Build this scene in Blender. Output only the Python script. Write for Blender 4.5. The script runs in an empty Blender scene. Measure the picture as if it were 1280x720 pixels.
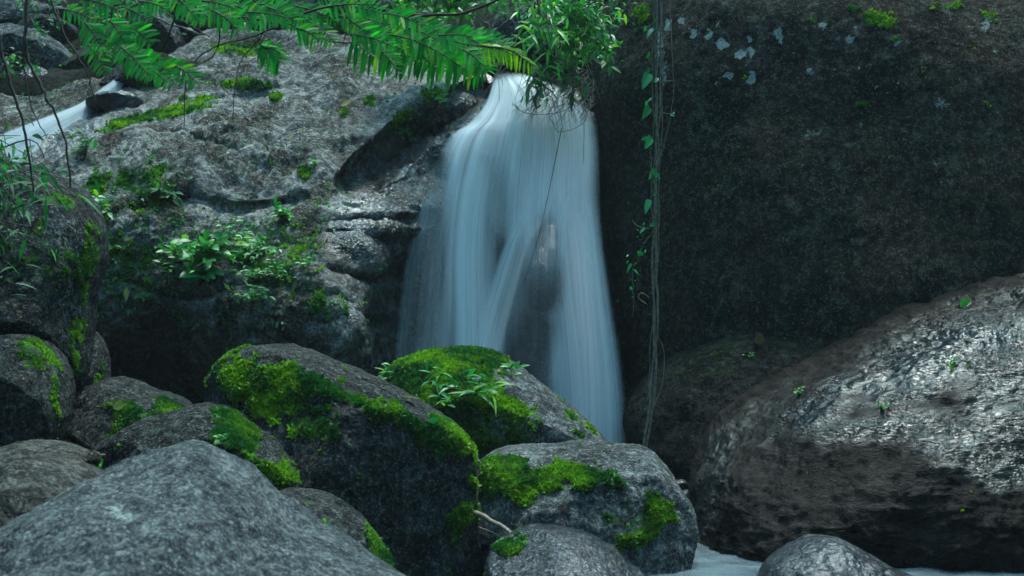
import bpy, math, random
import numpy as np
from mathutils import Vector

R = math.radians
K = 0.36 / 640.0          # 50 mm lens on a 36 mm film: metres per photo pixel per metre of depth
CZ = 1.6                  # camera height over the pool

# ------------------------------------------------------------------ camera, sky, sun, exposure
scn = bpy.context.scene
col = scn.collection
cam_d = bpy.data.cameras.new("camera"); cam = bpy.data.objects.new("camera", cam_d); col.objects.link(cam)
cam.location = (0, 0, CZ); cam.rotation_euler = (R(90), 0, 0)
cam_d.lens = 50; cam_d.sensor_width = 36; cam_d.clip_start = 0.05; cam_d.clip_end = 400
cam_d.dof.use_dof = True; cam_d.dof.focus_distance = 9.6; cam_d.dof.aperture_fstop = 4.0
scn.camera = cam
world = bpy.data.worlds.new("World"); scn.world = world; world.use_nodes = True
wn = world.node_tree.nodes; wl = world.node_tree.links
bg = wn["Background"]; sky = wn.new("ShaderNodeTexSky")
sky.sky_type = 'NISHITA'; sky.sun_disc = False
SUN_EL, SUN_AZ = 71.0, 25.0      # azimuth clockwise from +Y (upstream)
sky.sun_elevation = R(SUN_EL); sky.sun_rotation = R(SUN_AZ); sky.air_density = 1.0; sky.dust_density = 1.5
tint = wn.new('ShaderNodeMix'); tint.data_type = 'RGBA'; tint.blend_type = 'MULTIPLY'; tint.inputs[0].default_value = 1; tint.inputs[7].default_value = (.58, 1.14, 1.03, 1)   # light filtered by thin cloud and leaves
wl.new(sky.outputs[0], tint.inputs[6]); wl.new(tint.outputs[2], bg.inputs[0]); bg.inputs[1].default_value = 0.15
sun_d = bpy.data.lights.new("sun", 'SUN'); sun = bpy.data.objects.new("sun", sun_d); col.objects.link(sun)
sun_d.energy = 1.3; sun_d.angle = R(16); sun_d.color = (1.0, 1.0, 0.975)
sd = Vector((math.sin(R(SUN_AZ)) * math.cos(R(SUN_EL)), math.cos(R(SUN_AZ)) * math.cos(R(SUN_EL)), math.sin(R(SUN_EL))))
sun.rotation_euler = sd.to_track_quat('Z', 'Y').to_euler(); sun.location = (0, 0, 30)
scn.view_settings.view_transform = 'Standard'; scn.view_settings.look = 'None'
scn.view_settings.gamma = 1.0; scn.view_settings.use_curve_mapping = False
scn.view_settings.exposure = 1.78
scn.cycles.max_bounces = 6; scn.cycles.volume_bounces = 0; scn.cycles.diffuse_bounces = 3; scn.cycles.glossy_bounces = 2; scn.cycles.transparent_max_bounces = 24
scn.cycles.use_denoising = True

# ------------------------------------------------------------------ helpers: noise
def _perm(seed):
    r = np.random.RandomState(seed); p = r.permutation(256); return np.concatenate([p, p, p])
_G = np.array([[1,1,0],[-1,1,0],[1,-1,0],[-1,-1,0],[1,0,1],[-1,0,1],[1,0,-1],[-1,0,-1],[0,1,1],[0,-1,1],[0,1,-1],[0,-1,-1],[1,1,0],[-1,1,0],[0,-1,1],[0,-1,-1]], float)
def perlin(P, seed=0):
    pm = _perm(seed); I = np.floor(P).astype(int); F = P - I; I &= 255
    U = F * F * F * (F * (F * 6 - 15) + 10); out = 0
    for dx in (0, 1):
        for dy in (0, 1):
            for dz in (0, 1):
                h = pm[pm[pm[I[:, 0] + dx] + I[:, 1] + dy] + I[:, 2] + dz] & 15
                g = _G[h]; d = (g * (F - np.array([dx, dy, dz]))).sum(1)
                w = (U[:, 0] if dx else 1 - U[:, 0]) * (U[:, 1] if dy else 1 - U[:, 1]) * (U[:, 2] if dz else 1 - U[:, 2])
                out = out + w * d
    return out
def fbm(P, octs=4, seed=0, gain=0.5, ridged=False):
    P = np.asarray(P, float); a = 1.0; s = 0; t = 0
    for i in range(octs):
        n = perlin(P * (2.03 ** i) + 17.3 * i, seed + i)
        if ridged: n = 0.5 - np.abs(n) * 1.6
        s = s + a * n; t += a; a *= gain
    return s / t
def sstep(a, b, x):
    t = np.clip((x - a) / (b - a), 0, 1); return t * t * (3 - 2 * t)
def at(px, py, Y):
    px, py, Y = np.broadcast_arrays(np.asarray(px, float), np.asarray(py, float), np.asarray(Y, float))
    return np.stack([(px - 640) * K * Y, Y, CZ + (360 - py) * K * Y], -1)
def topx(P):
    return np.stack([640 + P[:, 0] / (K * P[:, 1]), 360 - (P[:, 2] - CZ) / (K * P[:, 1])], -1)
def catmull(pts, n=8, closed=True):
    p = np.array(pts, float); m = len(p); out = []
    rng = range(m) if closed else range(m - 1)
    for i in rng:
        if closed: a, b, c, d = p[(i - 1) % m], p[i], p[(i + 1) % m], p[(i + 2) % m]
        else: a, b, c, d = p[max(i - 1, 0)], p[i], p[i + 1], p[min(i + 2, m - 1)]
        for j in range(n):
            t = j / n
            out.append(0.5 * (2 * b + (c - a) * t + (2 * a - 5 * b + 4 * c - d) * t * t + (3 * b - 3 * c + d - a) * t ** 3))
    if not closed: out.append(p[-1])
    return np.array(out)
def segdist(Q, pts, closed=True):
    p = np.array(pts, float); q = np.roll(p, -1, 0) if closed else p[1:]; a = p if closed else p[:-1]
    best = np.full(len(Q), 1e9)
    for s, e in zip(a, q):
        v = e - s; t = np.clip(((Q - s) @ v) / max(v @ v, 1e-9), 0, 1)
        best = np.minimum(best, np.hypot(*(Q - s - t[:, None] * v).T))
    return best
def inside(Q, pts):
    p = np.array(pts, float); c = np.zeros(len(Q), bool); j = len(p) - 1
    for i in range(len(p)):
        xi, yi = p[i]; xj, yj = p[j]
        m = ((yi > Q[:, 1]) != (yj > Q[:, 1])) & (Q[:, 0] < (xj - xi) * (Q[:, 1] - yi) / (yj - yi + 1e-12) + xi)
        c ^= m; j = i
    return c
def polymask(Q, pts, soft):
    d = segdist(Q, pts); return sstep(-soft, soft, np.where(inside(Q, pts), d, -d))
def blobs(Q, bl):
    m = np.zeros(len(Q))
    for b in bl:
        cx, cy, rx, ry = b[:4]; a = R(b[4]) if len(b) > 4 else 0; s = b[5] if len(b) > 5 else 1
        x = Q[:, 0] - cx; y = Q[:, 1] - cy
        u = (x * math.cos(a) + y * math.sin(a)) / rx; v = (-x * math.sin(a) + y * math.cos(a)) / ry
        m = np.maximum(m, s * np.clip(1.25 - (u * u + v * v), 0, 1))
    return m

# ------------------------------------------------------------------ helpers: meshes
def tag(o, label=None, cat=None, group=None, kind=None):
    if label: o["label"] = label
    if cat: o["category"] = cat
    if group: o["group"] = group
    if kind: o["kind"] = kind
    return o
def make_mesh(name, V, F, mat, parent=None, attrs=None, uv=None, smooth=True, origin=None):
    V = np.asarray(V, float).reshape(-1, 3)
    if parent is not None:
        V = V - np.array(parent.location)
    else:
        if origin is None:
            origin = np.array([V[:, 0].mean(), V[:, 1].mean(), V[:, 2].min()])
        V = V - np.asarray(origin)
    F = [np.asarray(f, np.int32) for f in (F if isinstance(F, list) else [F]) if len(f)]
    me = bpy.data.meshes.new(name)
    me.vertices.add(len(V)); me.vertices.foreach_set("co", V.astype(np.float32).ravel())
    loops = np.concatenate([f.ravel() for f in F]); sizes = np.concatenate([np.full(len(f), f.shape[1], np.int32) for f in F])
    starts = np.concatenate([[0], np.cumsum(sizes)[:-1]]).astype(np.int32)
    me.loops.add(len(loops)); me.loops.foreach_set("vertex_index", loops)
    me.polygons.add(len(sizes)); me.polygons.foreach_set("loop_start", starts)
    me.update(calc_edges=True)
    if smooth: me.polygons.foreach_set("use_smooth", np.ones(len(sizes), bool))
    for k, v in (attrs or {}).items():
        a = me.attributes.new(k, 'FLOAT', 'POINT'); a.data.foreach_set("value", np.asarray(v, np.float32))
    if uv is not None:
        a = me.attributes.new("flow", 'FLOAT_VECTOR', 'POINT')
        a.data.foreach_set("vector", np.asarray(uv, np.float32).ravel())
    me.materials.append(mat)
    o = bpy.data.objects.new(name, me); col.objects.link(o)
    if parent is not None: o.parent = parent
    else: o.location = origin
    return o
def empty(name, loc, label, cat, group=None, kind=None):
    o = bpy.data.objects.new(name, None); col.objects.link(o); o.location = tuple(loc); o.empty_display_size = 0.1
    return tag(o, label, cat, group, kind)
def vnormals(V, F):
    N = np.zeros_like(V)
    for f in F:
        if not len(f): continue
        if f.shape[1] == 4: n = np.cross(V[f[:, 2]] - V[f[:, 0]], V[f[:, 3]] - V[f[:, 1]])
        else: n = np.cross(V[f[:, 1]] - V[f[:, 0]], V[f[:, 2]] - V[f[:, 0]])
        for j in range(f.shape[1]):
            for c in range(3): N[:, c] += np.bincount(f[:, j], n[:, c], len(V))
    return N / (np.linalg.norm(N, axis=1, keepdims=True) + 1e-12)
def gridfaces(nr, nc):
    i = np.arange(nr - 1)[:, None] * nc + np.arange(nc - 1)[None, :]
    return np.stack([i, i + 1, i + nc + 1, i + nc], -1).reshape(-1, 4)
class Tubes:
    def __init__(s): s.V = []; s.F = []; s.n = 0
    def add(s, pts, r0, r1=None, sides=5, smooth=3, wob=0.0):
        p = catmull(pts, smooth, False) if len(pts) > 2 and smooth > 1 else np.array(pts, float)
        if wob: p[1:-1] += np.random.normal(0, wob, (len(p) - 2, 3))
        r1 = r0 if r1 is None else r1; m = len(p)
        T = np.gradient(p, axis=0); T /= np.linalg.norm(T, axis=1, keepdims=True) + 1e-12
        up = np.where(np.abs(T[:, 2:3]) > 0.9, [[1.0, 0, 0]], [[0, 0, 1.0]])
        A = np.cross(T, up); A /= np.linalg.norm(A, axis=1, keepdims=True) + 1e-12; B = np.cross(T, A)
        rr = np.linspace(r0, r1, m)[:, None, None]
        th = np.linspace(0, 2 * math.pi, sides, endpoint=False)
        ring = p[:, None, :] + rr * (np.cos(th)[None, :, None] * A[:, None] + np.sin(th)[None, :, None] * B[:, None])
        s.V.append(ring.reshape(-1, 3))
        i = np.arange(m - 1)[:, None] * sides + np.arange(sides)[None]; j = np.arange(m - 1)[:, None] * sides + (np.arange(sides)[None] + 1) % sides
        s.F.append((np.stack([i, j, j + sides, i + sides], -1) + s.n).reshape(-1, 4)); s.n += m * sides
        return p
    def build(s, name, mat, parent=None, **k): return make_mesh(name, np.concatenate(s.V), np.concatenate(s.F), mat, parent, **k)
# leaves: cross sections along a bending midrib, folded a little
_LT = np.array([0, .12, .35, .6, .82, 1.0])
def leafgeo(P, D, Nn, L, W, droop=0.3, fold=0.25, prof='lance'):
    P = np.atleast_2d(P); n = len(P); L = np.broadcast_to(L, n); W = np.broadcast_to(W, n); droop = np.broadcast_to(droop, n)
    D = D / (np.linalg.norm(D, axis=1, keepdims=True) + 1e-9)
    S = np.cross(D, Nn); S /= np.linalg.norm(S, axis=1, keepdims=True) + 1e-9; Nn = np.cross(S, D)
    w = {'lance': [.06, .55, 1, .85, .45, 0], 'heart': [.45, 1.0, 1.1, .85, .5, 0], 'strip': [.35, .9, 1, 1, .8, .15], 'oval': [.05, .7, 1.1, 1.1, .7, 0.05]}[prof]
    w = np.array(w); t = _LT
    mid = P[:, None] + D[:, None] * (t[None, :, None] * L[:, None, None]) + np.array([0, 0, -1.0]) * (droop[:, None] * L[:, None] * t[None] ** 2)[..., None]
    off = S[:, None] * (w[None, :, None] * W[:, None, None] * .5); lift = Nn[:, None] * (np.abs(w)[None, :, None] * W[:, None, None] * .5 * fold)
    V = np.stack([mid - off + lift, mid, mid + off + lift], 2)            # n,6,3,3
    m = len(t); base = np.arange(n)[:, None, None] * (m * 3); i = np.arange(m - 1)[None, :, None] * 3; j = np.arange(2)[None, None]
    a = base + i + j
    F = np.stack([a, a + 1, a + 4, a + 3], -1).reshape(-1, 4)
    return V.reshape(-1, 3), F, m * 3
class Leaves:
    def __init__(s, seed=0): s.V = []; s.F = []; s.A = []; s.n = 0; s.r = np.random.RandomState(seed)
    def add(s, P, D, N, L, W, droop=.3, fold=.25, prof='lance', var=None):
        P = np.atleast_2d(np.asarray(P, float)); n = len(P); D = np.broadcast_to(np.asarray(D, float), (n, 3)); N = np.broadcast_to(np.asarray(N, float), (n, 3))
        V, F, k = leafgeo(P, D, N, L, W, droop, fold, prof)
        s.V.append(V); s.F.append(F + s.n); s.n += len(V)
        s.A.append(np.repeat(s.r.rand(n) if var is None else np.broadcast_to(var, n), k))
    def build(s, name, mat, parent=None, **k): return make_mesh(name, np.concatenate(s.V), np.concatenate(s.F), mat, parent, attrs={"var": np.concatenate(s.A)}, **k)

# ------------------------------------------------------------------ materials
class NT:
    def __init__(s, name):
        s.m = bpy.data.materials.new(name); s.m.use_nodes = True; s.t = s.m.node_tree; s.t.nodes.clear()
        s.out = s.n('ShaderNodeOutputMaterial')
    def n(s, ty, **kw):
        x = s.t.nodes.new(ty)
        for k, v in kw.items(): setattr(x, k, v)
        return x
    def set(s, inp, v):
        if isinstance(v, bpy.types.NodeSocket): s.t.links.new(v, inp)
        elif v is not None: inp.default_value = v
    def noise(s, vec, scale, detail=6, rough=.6, dist=0):
        x = s.n('ShaderNodeTexNoise'); s.set(x.inputs['Vector'], vec); s.set(x.inputs['Scale'], scale); s.set(x.inputs['Detail'], detail)
        s.set(x.inputs['Roughness'], rough); s.set(x.inputs['Distortion'], dist); return x.outputs[0]
    def ramp(s, fac, lo, hi, a=0.0, b=1.0):
        x = s.n('ShaderNodeMapRange'); x.interpolation_type = 'SMOOTHSTEP'
        for i, v in enumerate((fac, lo, hi, a, b)): s.set(x.inputs[i], v)
        return x.outputs[0]
    def math(s, op, a, b=0.0, c=None, clamp=False):
        x = s.n('ShaderNodeMath', operation=op, use_clamp=clamp); s.set(x.inputs[0], a); s.set(x.inputs[1], b)
        if c is not None: s.set(x.inputs[2], c)
        return x.outputs[0]
    def mix(s, fac, a, b, mode='MIX'):
        x = s.n('ShaderNodeMix', data_type='RGBA', blend_type=mode); s.set(x.inputs[0], fac)
        s.set(x.inputs[6], a if isinstance(a, bpy.types.NodeSocket) else (*a, 1)); s.set(x.inputs[7], b if isinstance(b, bpy.types.NodeSocket) else (*b, 1)); return x.outputs[2]
    def attr(s, name): return s.n('ShaderNodeAttribute', attribute_name=name)
    def coord(s, scale=(1, 1, 1), rot=(0, 0, 0)):
        g = s.n('ShaderNodeNewGeometry'); mp = s.n('ShaderNodeMapping'); s.set(mp.inputs[0], g.outputs['Position'])
        mp.inputs['Scale'].default_value = scale; mp.inputs['Rotation'].default_value = rot; return mp.outputs[0]
    def bump(s, h, strength, dist, nrm=None):
        x = s.n('ShaderNodeBump'); s.set(x.inputs['Strength'], strength); s.set(x.inputs['Distance'], dist); s.set(x.inputs['Height'], h)
        if nrm is not None: s.set(x.inputs['Normal'], nrm)
        return x.outputs[0]
    def pbsdf(s, **k):
        x = s.n('ShaderNodeBsdfPrincipled')
        for a, b in k.items(): s.set(x.inputs[a.replace('_', ' ')], b)
        return x
    def done(s, sh): s.t.links.new(sh, s.out.inputs[0]); return s.m

MOSS_A, MOSS_B = (0.014, 0.10, 0.014), (0.11, 0.34, 0.010)
def rock_mat(name, dark, mid, light, scale=1.0, aniso=(1, 1, 1), rot=(0, 0, 0), rough=.8, wet=0.0, speck=0.35, bump=1.0, lich=(0.42, 0.50, 0.48), ior=1.4, stain=(0.05, 0.045, 0.04), stains=0.5):
    t = NT(name); c = t.coord(aniso, rot); c0 = t.coord()
    n1 = t.noise(c, 1.3 * scale, 8, .62, .4); n2 = t.noise(c, 7 * scale, 8, .7, .2); n3 = t.noise(c0, 60 * scale, 4, .75); n4 = t.noise(c0, 190 * scale, 2, .6)
    cc = t.mix(t.ramp(n1, .42, .58), dark, mid); cc = t.mix(t.math('MULTIPLY', t.ramp(n2, .46, .66), .75), cc, light)
    st = t.noise(t.coord((2.2, 2.2, .7)), 1.0, 7, .65, .6)
    cc = t.mix(t.math('MULTIPLY', t.ramp(st, .46, .60), stains), cc, stain)
    cc = t.mix(t.math('MULTIPLY', t.ramp(n3, .53, .62), speck), cc, tuple(min(1, x * 1.9 + .03) for x in light))
    cc = t.mix(t.math('MULTIPLY', t.ramp(n3, .47, .38), speck * 1.2), cc, tuple(x * .35 for x in dark))
    n5 = t.noise(c0, 19 * scale, 8, .78, .5); cc = t.mix(t.ramp(n5, .44, .57), t.mix(1.0, cc, (.42, .42, .42), 'MULTIPLY'), t.mix(1.0, cc, (1.25, 1.25, 1.23), 'MULTIPLY'))
    pit = t.n('ShaderNodeTexVoronoi', feature='F1'); t.set(pit.inputs['Vector'], t.coord()); pit.inputs['Scale'].default_value = 48 * scale; pit.inputs['Randomness'].default_value = 1
    pf = t.math('MULTIPLY', t.ramp(pit.outputs[0], .30, .12), t.ramp(n2, .42, .58)); cc = t.mix(t.math('MULTIPLY', pf, .55), cc, tuple(x * .5 for x in dark))
    # pale lichen crust
    la = t.attr('lichen').outputs[2]
    lf = t.ramp(t.math('ADD', la, t.math('MULTIPLY', t.math('SUBTRACT', t.noise(c0, 38, 5, .8), .5), 1.5)), .42, .60)
    cc = t.mix(t.math('MULTIPLY', lf, .85), cc, t.mix(t.ramp(n3, .4, .6), lich, tuple(x * .6 for x in lich)))
    # wetness darkens and smooths
    wa = t.attr('wet').outputs[2]
    wf = t.math('ADD', wa, wet, clamp=True); dryf = t.math('SUBTRACT', 1.0, t.math('MULTIPLY', wf, .93))
    wf = t.math('MULTIPLY', wf, t.ramp(n2, .25, .5, .75, 1.0))
    cc = t.mix(wf, cc, t.mix(1.0, cc, (.38, .39, .42), 'MULTIPLY'))
    rg = t.math('ADD', t.math('MULTIPLY', wf, -(rough - .11)), rough); rg = t.math('MAXIMUM', t.math('ADD', rg, t.math('MULTIPLY', t.math('SUBTRACT', n2, .5), .2)), .07)
    # moss film on the stone
    ma = t.attr('moss').outputs[2]
    mf = t.ramp(t.math('ADD', ma, t.math('MULTIPLY', t.math('SUBTRACT', t.noise(c0, 28, 6, .75), .5), 1.3)), .26, .74)
    mc = t.mix(t.ramp(t.noise(c0, 5, 5, .7), .4, .62), MOSS_A, MOSS_B); mc = t.mix(t.ramp(n3, .45, .65), mc, tuple(x * .4 for x in MOSS_A))
    cc = t.mix(mf, cc, mc); rg = t.math('ADD', t.math('MULTIPLY', mf, t.math('SUBTRACT', .95, rg)), rg)
    w1 = t.math('ADD', t.math('MULTIPLY', t.noise(c, 14 * scale, 2, .5, .6), .30), t.math('MULTIPLY', t.noise(c, 42 * scale, 3, .6, .5), .70)); b0 = t.bump(w1, t.math('MULTIPLY', wf, t.ramp(t.noise(c0, 2.3, 4, .6), .36, .62, .35, 1.0)), .040 * bump / scale); b1 = t.bump(n2, t.math('MULTIPLY', dryf, min(1, .65 * bump)), .11 * bump / scale, b0)
    b2 = t.bump(t.math('SUBTRACT', n5, pf), t.math('MULTIPLY', dryf, .75), .030 * bump / scale, b1)
    b3 = t.bump(n3, t.math('MULTIPLY', dryf, .7), .014 * bump / scale, b2); b4 = t.bump(n4, t.math('MULTIPLY', dryf, .6), .004 * bump, b3)
    cv = t.n('ShaderNodeTexVoronoi', feature='DISTANCE_TO_EDGE'); cw = t.n('ShaderNodeVectorMath', operation='ADD'); nw = t.n('ShaderNodeTexNoise'); t.set(nw.inputs['Vector'], c0); nw.inputs['Scale'].default_value = 2.2; nw.inputs['Detail'].default_value = 6; nw.inputs['Roughness'].default_value = .65
    t.set(cw.inputs[0], t.coord((1, 1, 1.7), (0, R(20), 0))); t.set(cw.inputs[1], nw.outputs[1]); t.set(cv.inputs['Vector'], cw.outputs[0]); cv.inputs['Scale'].default_value = 1.5 * scale
    ck = t.math('MULTIPLY', t.ramp(cv.outputs[0], .016, .002), t.ramp(t.noise(c0, 1.7, 3, .5), .50, .60)); ck = t.math('MULTIPLY', ck, t.math('SUBTRACT', 1.0, mf))
    cc = t.mix(t.math('MULTIPLY', ck, .75), cc, tuple(x * .35 for x in dark)); b4 = t.bump(t.math('MULTIPLY', ck, -1), .8, .02, b4)
    pb = t.pbsdf(Base_Color=cc, Roughness=rg, Normal=b4, IOR=ior); t.set(pb.inputs['Specular IOR Level'], t.ramp(wf, .25, 1.0, .07, .55))   # dry porous stone hardly shines, the water film does
    return t.done(pb.outputs[0])
def leaf_mat(name, a, b, c=None, trans=.45, rough=.42):
    t = NT(name); v = t.attr('var').outputs[2]; cc = t.mix(v, a, b)
    if c: cc = t.mix(t.ramp(v, .86, .93), cc, c)
    n = t.noise(t.coord(), 40, 3, .6); cc = t.mix(t.ramp(n, .4, .7, 0, .35), cc, tuple(x * .5 for x in a))
    p = t.pbsdf(Base_Color=cc, Roughness=rough); tr = t.n('ShaderNodeBsdfTranslucent'); t.set(tr.inputs[0], t.mix(1.0, cc, (1.3, 1.5, .7), 'MULTIPLY'))
    m = t.n('ShaderNodeMixShader'); m.inputs[0].default_value = trans; t.t.links.new(p.outputs[0], m.inputs[1]); t.t.links.new(tr.outputs[0], m.inputs[2])
    return t.done(m.outputs[0])
def wood_mat(name, a, b):
    t = NT(name); n = t.noise(t.coord(), 35, 6, .7); return t.done(t.pbsdf(Base_Color=t.mix(t.ramp(n, .35, .65), a, b), Roughness=.85, Normal=t.bump(n, .5, .004)).outputs[0])

M = {}
M['grey'] = rock_mat('pale_grey_stone', (.050, .058, .060), (.125, .138, .140), (.26, .28, .28), speck=.5, bump=1.1, stains=.5)
M['front'] = rock_mat('smooth_grey_stone', (.050, .062, .068), (.108, .128, .135), (.20, .225, .23), scale=1.5, speck=.5, bump=.9, stains=.5, stain=(.045, .055, .06))
M['dark'] = rock_mat('dark_grey_stone', (.020, .024, .025), (.050, .056, .056), (.130, .138, .135), speck=.6, bump=1.3)
M['brown'] = rock_mat('wet_brown_stone', (.007, .0048, .004), (.017, .0115, .009), (.036, .027, .022), aniso=(.6, .6, 1.9), rot=(0, R(-22), 0), rough=.60, wet=.40, ior=1.40, speck=.35, bump=1.35, stains=.3)
M['wall'] = rock_mat('lichen_stained_stone', (.012, .014, .013), (.036, .034, .027), (.125, .120, .100), speck=.42, bump=1.3, ior=1.3, stains=.75, stain=(.060, .043, .030))
M['shade'] = rock_mat('shade_darkened_stone', (.008, .009, .009), (.018, .020, .018), (.045, .050, .044), speck=.3, bump=1.3, ior=1.3)  # dark stone again, with the overhang's shade put into its colour
M['wetb'] = rock_mat('wet_slate_stone', (.035, .042, .050), (.07, .08, .092), (.13, .145, .16), rough=.45, wet=.8, speck=.4, bump=.8)
M['cliff'] = rock_mat('crusted_grey_stone', (.085, .085, .078), (.24, .24, .225), (.40, .40, .375), scale=.8, speck=.32, bump=1.1, stains=.95, stain=(.062, .050, .036))
M['tan'] = rock_mat('tan_grey_stone', (.045, .045, .042), (.09, .088, .08), (.16, .155, .14), speck=.4, bump=1.1)
M['ground'] = rock_mat('wet_gravel_soil', (.008, .010, .008), (.020, .022, .016), (.035, .038, .026), scale=1.5, bump=1.5)
# moss tuft
def moss_mat():
    t = NT('moss_blades'); v = t.attr('var').outputs[2]; c0 = t.coord()
    big = t.ramp(t.noise(c0, 3.0, 4, .6), .38, .62)
    cc = t.mix(big, (.016, .16, .022), (.24, .52, .010)); cc = t.mix(t.ramp(v, .2, 1), cc, t.mix(1.0, cc, (.45, .5, .4), 'MULTIPLY'))
    cc = t.mix(t.ramp(v, .93, .97), cc, (.12, .10, .02))
    p = t.pbsdf(Base_Color=cc, Roughness=.8); tr = t.n('ShaderNodeBsdfTranslucent'); t.set(tr.inputs[0], cc)
    m = t.n('ShaderNodeMixShader'); m.inputs[0].default_value = .3; t.t.links.new(p.outputs[0], m.inputs[1]); t.t.links.new(tr.outputs[0], m.inputs[2])
    return t.done(m.outputs[0])
M['moss'] = moss_mat()
M['leaf'] = leaf_mat('fresh_green_leaf', (.012, .16, .035), (.06, .38, .05), (.20, .42, .03))
M['frond'] = leaf_mat('emerald_frond_leaf', (.003, .17, .03), (.05, .62, .06), (.26, .52, .04), trans=.6, rough=.6)
M['frondy'] = leaf_mat('yellow_green_frond_leaf', (.16, .42, .01), (.38, .62, .02), trans=.55)
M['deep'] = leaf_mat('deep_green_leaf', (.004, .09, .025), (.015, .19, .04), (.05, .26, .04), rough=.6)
M['vineleaf'] = leaf_mat('blue_green_vine_leaf', (.006, .15, .05), (.025, .34, .10), trans=.35, rough=.3)
M['dead'] = leaf_mat('dry_brown_leaf', (.07, .05, .03), (.16, .12, .06), trans=.2, rough=.8)
M['yellow'] = leaf_mat('yellow_fallen_leaf', (.28, .27, .05), (.34, .34, .09), trans=.2, rough=.7)
M['twig'] = wood_mat('brown_twig_bark', (.025, .018, .012), (.07, .052, .04))
M['pale'] = wood_mat('pale_dry_twig', (.10, .085, .065), (.26, .23, .18))
M['vine'] = wood_mat('vine_stem_skin', (.03, .13, .05), (.12, .17, .06))

# ------------------------------------------------------------------ ground, back hill and added unseen slopes: one sheet to the horizon
def ground_h(x, y):
    h = -0.45 + 0 * x
    h = h + 0.75 * sstep(-1.2, -3.2, x) * sstep(4.0, 7.5, y)
    h = h + 3.55 * sstep(12.9, 14.0, y)
    h = h + 0.4 * sstep(0.0, -3.0, y)
    side = np.maximum(np.abs(x) - (6.6 + .05 * y), 0); back = np.maximum(y - 17.2, 0) * .62; front = np.maximum(-y - 3.5, 0) * .8  # side and camera-side slopes are unseen, shaped to block low sky light
    rise = np.minimum(np.sqrt(side ** 2 + back ** 2 + front ** 2) * 1.9, 17.0)
    return h + rise
def build_ground():
    u = np.linspace(-1, 1, 420); w = np.sign(u) * (np.abs(u) * 16 + np.abs(u) ** 4 * 34)
    X, Yy = np.meshgrid(w, w + 6.0); P = np.stack([X.ravel(), Yy.ravel(), np.zeros(X.size)], -1)
    z = ground_h(P[:, 0], P[:, 1]); n = fbm(P * .55, 6, 3, .55) ; z = z + n * (.30 + .12 * np.clip(z, 0, 12))
    P[:, 2] = z
    F = gridfaces(420, 420)
    o = make_mesh('ground', P, F, M['ground'], attrs={'moss': sstep(2.0, 4.2, z) * .25}, origin=(0, 0, 0))
    tag(o, kind='structure')
build_ground()
HAZE = .0010  # density of a haze volume added to lift the dark tones
def build_haze():
    import bmesh
    bm = bmesh.new(); bmesh.ops.create_cube(bm, size=1.0); bmesh.ops.scale(bm, vec=(116, 116, 33), verts=bm.verts)
    me = bpy.data.meshes.new('haze'); bm.to_mesh(me); bm.free(); o = bpy.data.objects.new('haze', me); col.objects.link(o); o.location = (0, 6, 13)
    m = bpy.data.materials.new('tone_lift_haze'); m.use_nodes = True; nt = m.node_tree; nt.nodes.clear(); out = nt.nodes.new('ShaderNodeOutputMaterial'); v = nt.nodes.new('ShaderNodeVolumePrincipled')
    v.inputs['Color'].default_value = (.80, .92, 1.0, 1); v.inputs['Density'].default_value = HAZE; nt.links.new(v.outputs[0], out.inputs[1]); me.materials.append(m)
    tag(o, 'thin haze added to lift the dark tones of the ravine', 'haze', kind='stuff')
if HAZE: build_haze()

# ------------------------------------------------------------------ boulders
ROCKS = {}
def moss_tufts(V, N, F, mask, n, size, parent, seed, name='moss', label=None):
    r = np.random.RandomState(seed); f = F[0]
    fm = mask[f].mean(1); ar = np.linalg.norm(np.cross(V[f[:, 2]] - V[f[:, 0]], V[f[:, 3]] - V[f[:, 1]]), axis=1)
    c = V[f].mean(1); clump = fbm(c * 11, 4, seed + 5, .7)
    w = ar * sstep(.38, .95, fm + clump * 1.3) ** 1.5
    if w.sum() <= 0: return None
    idx = r.choice(len(f), n, p=w / w.sum()); B = r.dirichlet(np.ones(4), n)
    P = (V[f[idx]] * B[..., None]).sum(1); Nn = N[f[idx][:, 0]]
    k = 3; P = np.repeat(P, k, 0); Nn = np.repeat(Nn, k, 0)
    d = Nn + np.array([0, 0, .45]) + r.normal(0, .65, P.shape); d /= np.linalg.norm(d, axis=1, keepdims=True)
    s = np.cross(d, r.normal(0, 1, P.shape)); s /= np.linalg.norm(s, axis=1, keepdims=True) + 1e-9
    L = size * r.uniform(.4, 1.25, len(P))[:, None]; P0 = P - Nn * .004 + r.normal(0, size * .3, P.shape)
    a = P0 - s * L * .32; b = P0 + s * L * .32; e = P0 + d * L + s * L * .3; g = P0 + d * L - s * L * .3
    Vv = np.stack([a, b, e, g], 1).reshape(-1, 3); Ff = np.arange(len(Vv)).reshape(-1, 4)
    o = make_mesh(name, Vv, Ff, M['moss'], parent, attrs={'var': np.repeat(r.rand(len(P)), 4)}, smooth=False)
    o["kind"] = "stuff"
    if label: o["label"] = label
    return o
def disc_grid(m):
    g = np.linspace(-1, 1, m); a, b = np.meshgrid(g, g); a = a.ravel(); b = b.ravel()
    rho = np.maximum(np.abs(a), np.abs(b)); big = np.abs(a) >= np.abs(b)
    with np.errstate(divide='ignore', invalid='ignore'):
        th = np.where(big, (math.pi / 4) * np.where(a != 0, b / a, 0), math.pi / 2 - (math.pi / 4) * np.where(b != 0, a / b, 0))
    sgn = np.where(big, np.sign(a), np.sign(b)); th = th + np.where(sgn < 0, math.pi, 0)
    return rho, th
def perimeter(m):
    i = np.arange(m * m).reshape(m, m); return np.concatenate([i[0, :-1], i[:-1, -1], i[-1, :0:-1], i[:0:-1, 0]])
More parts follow.
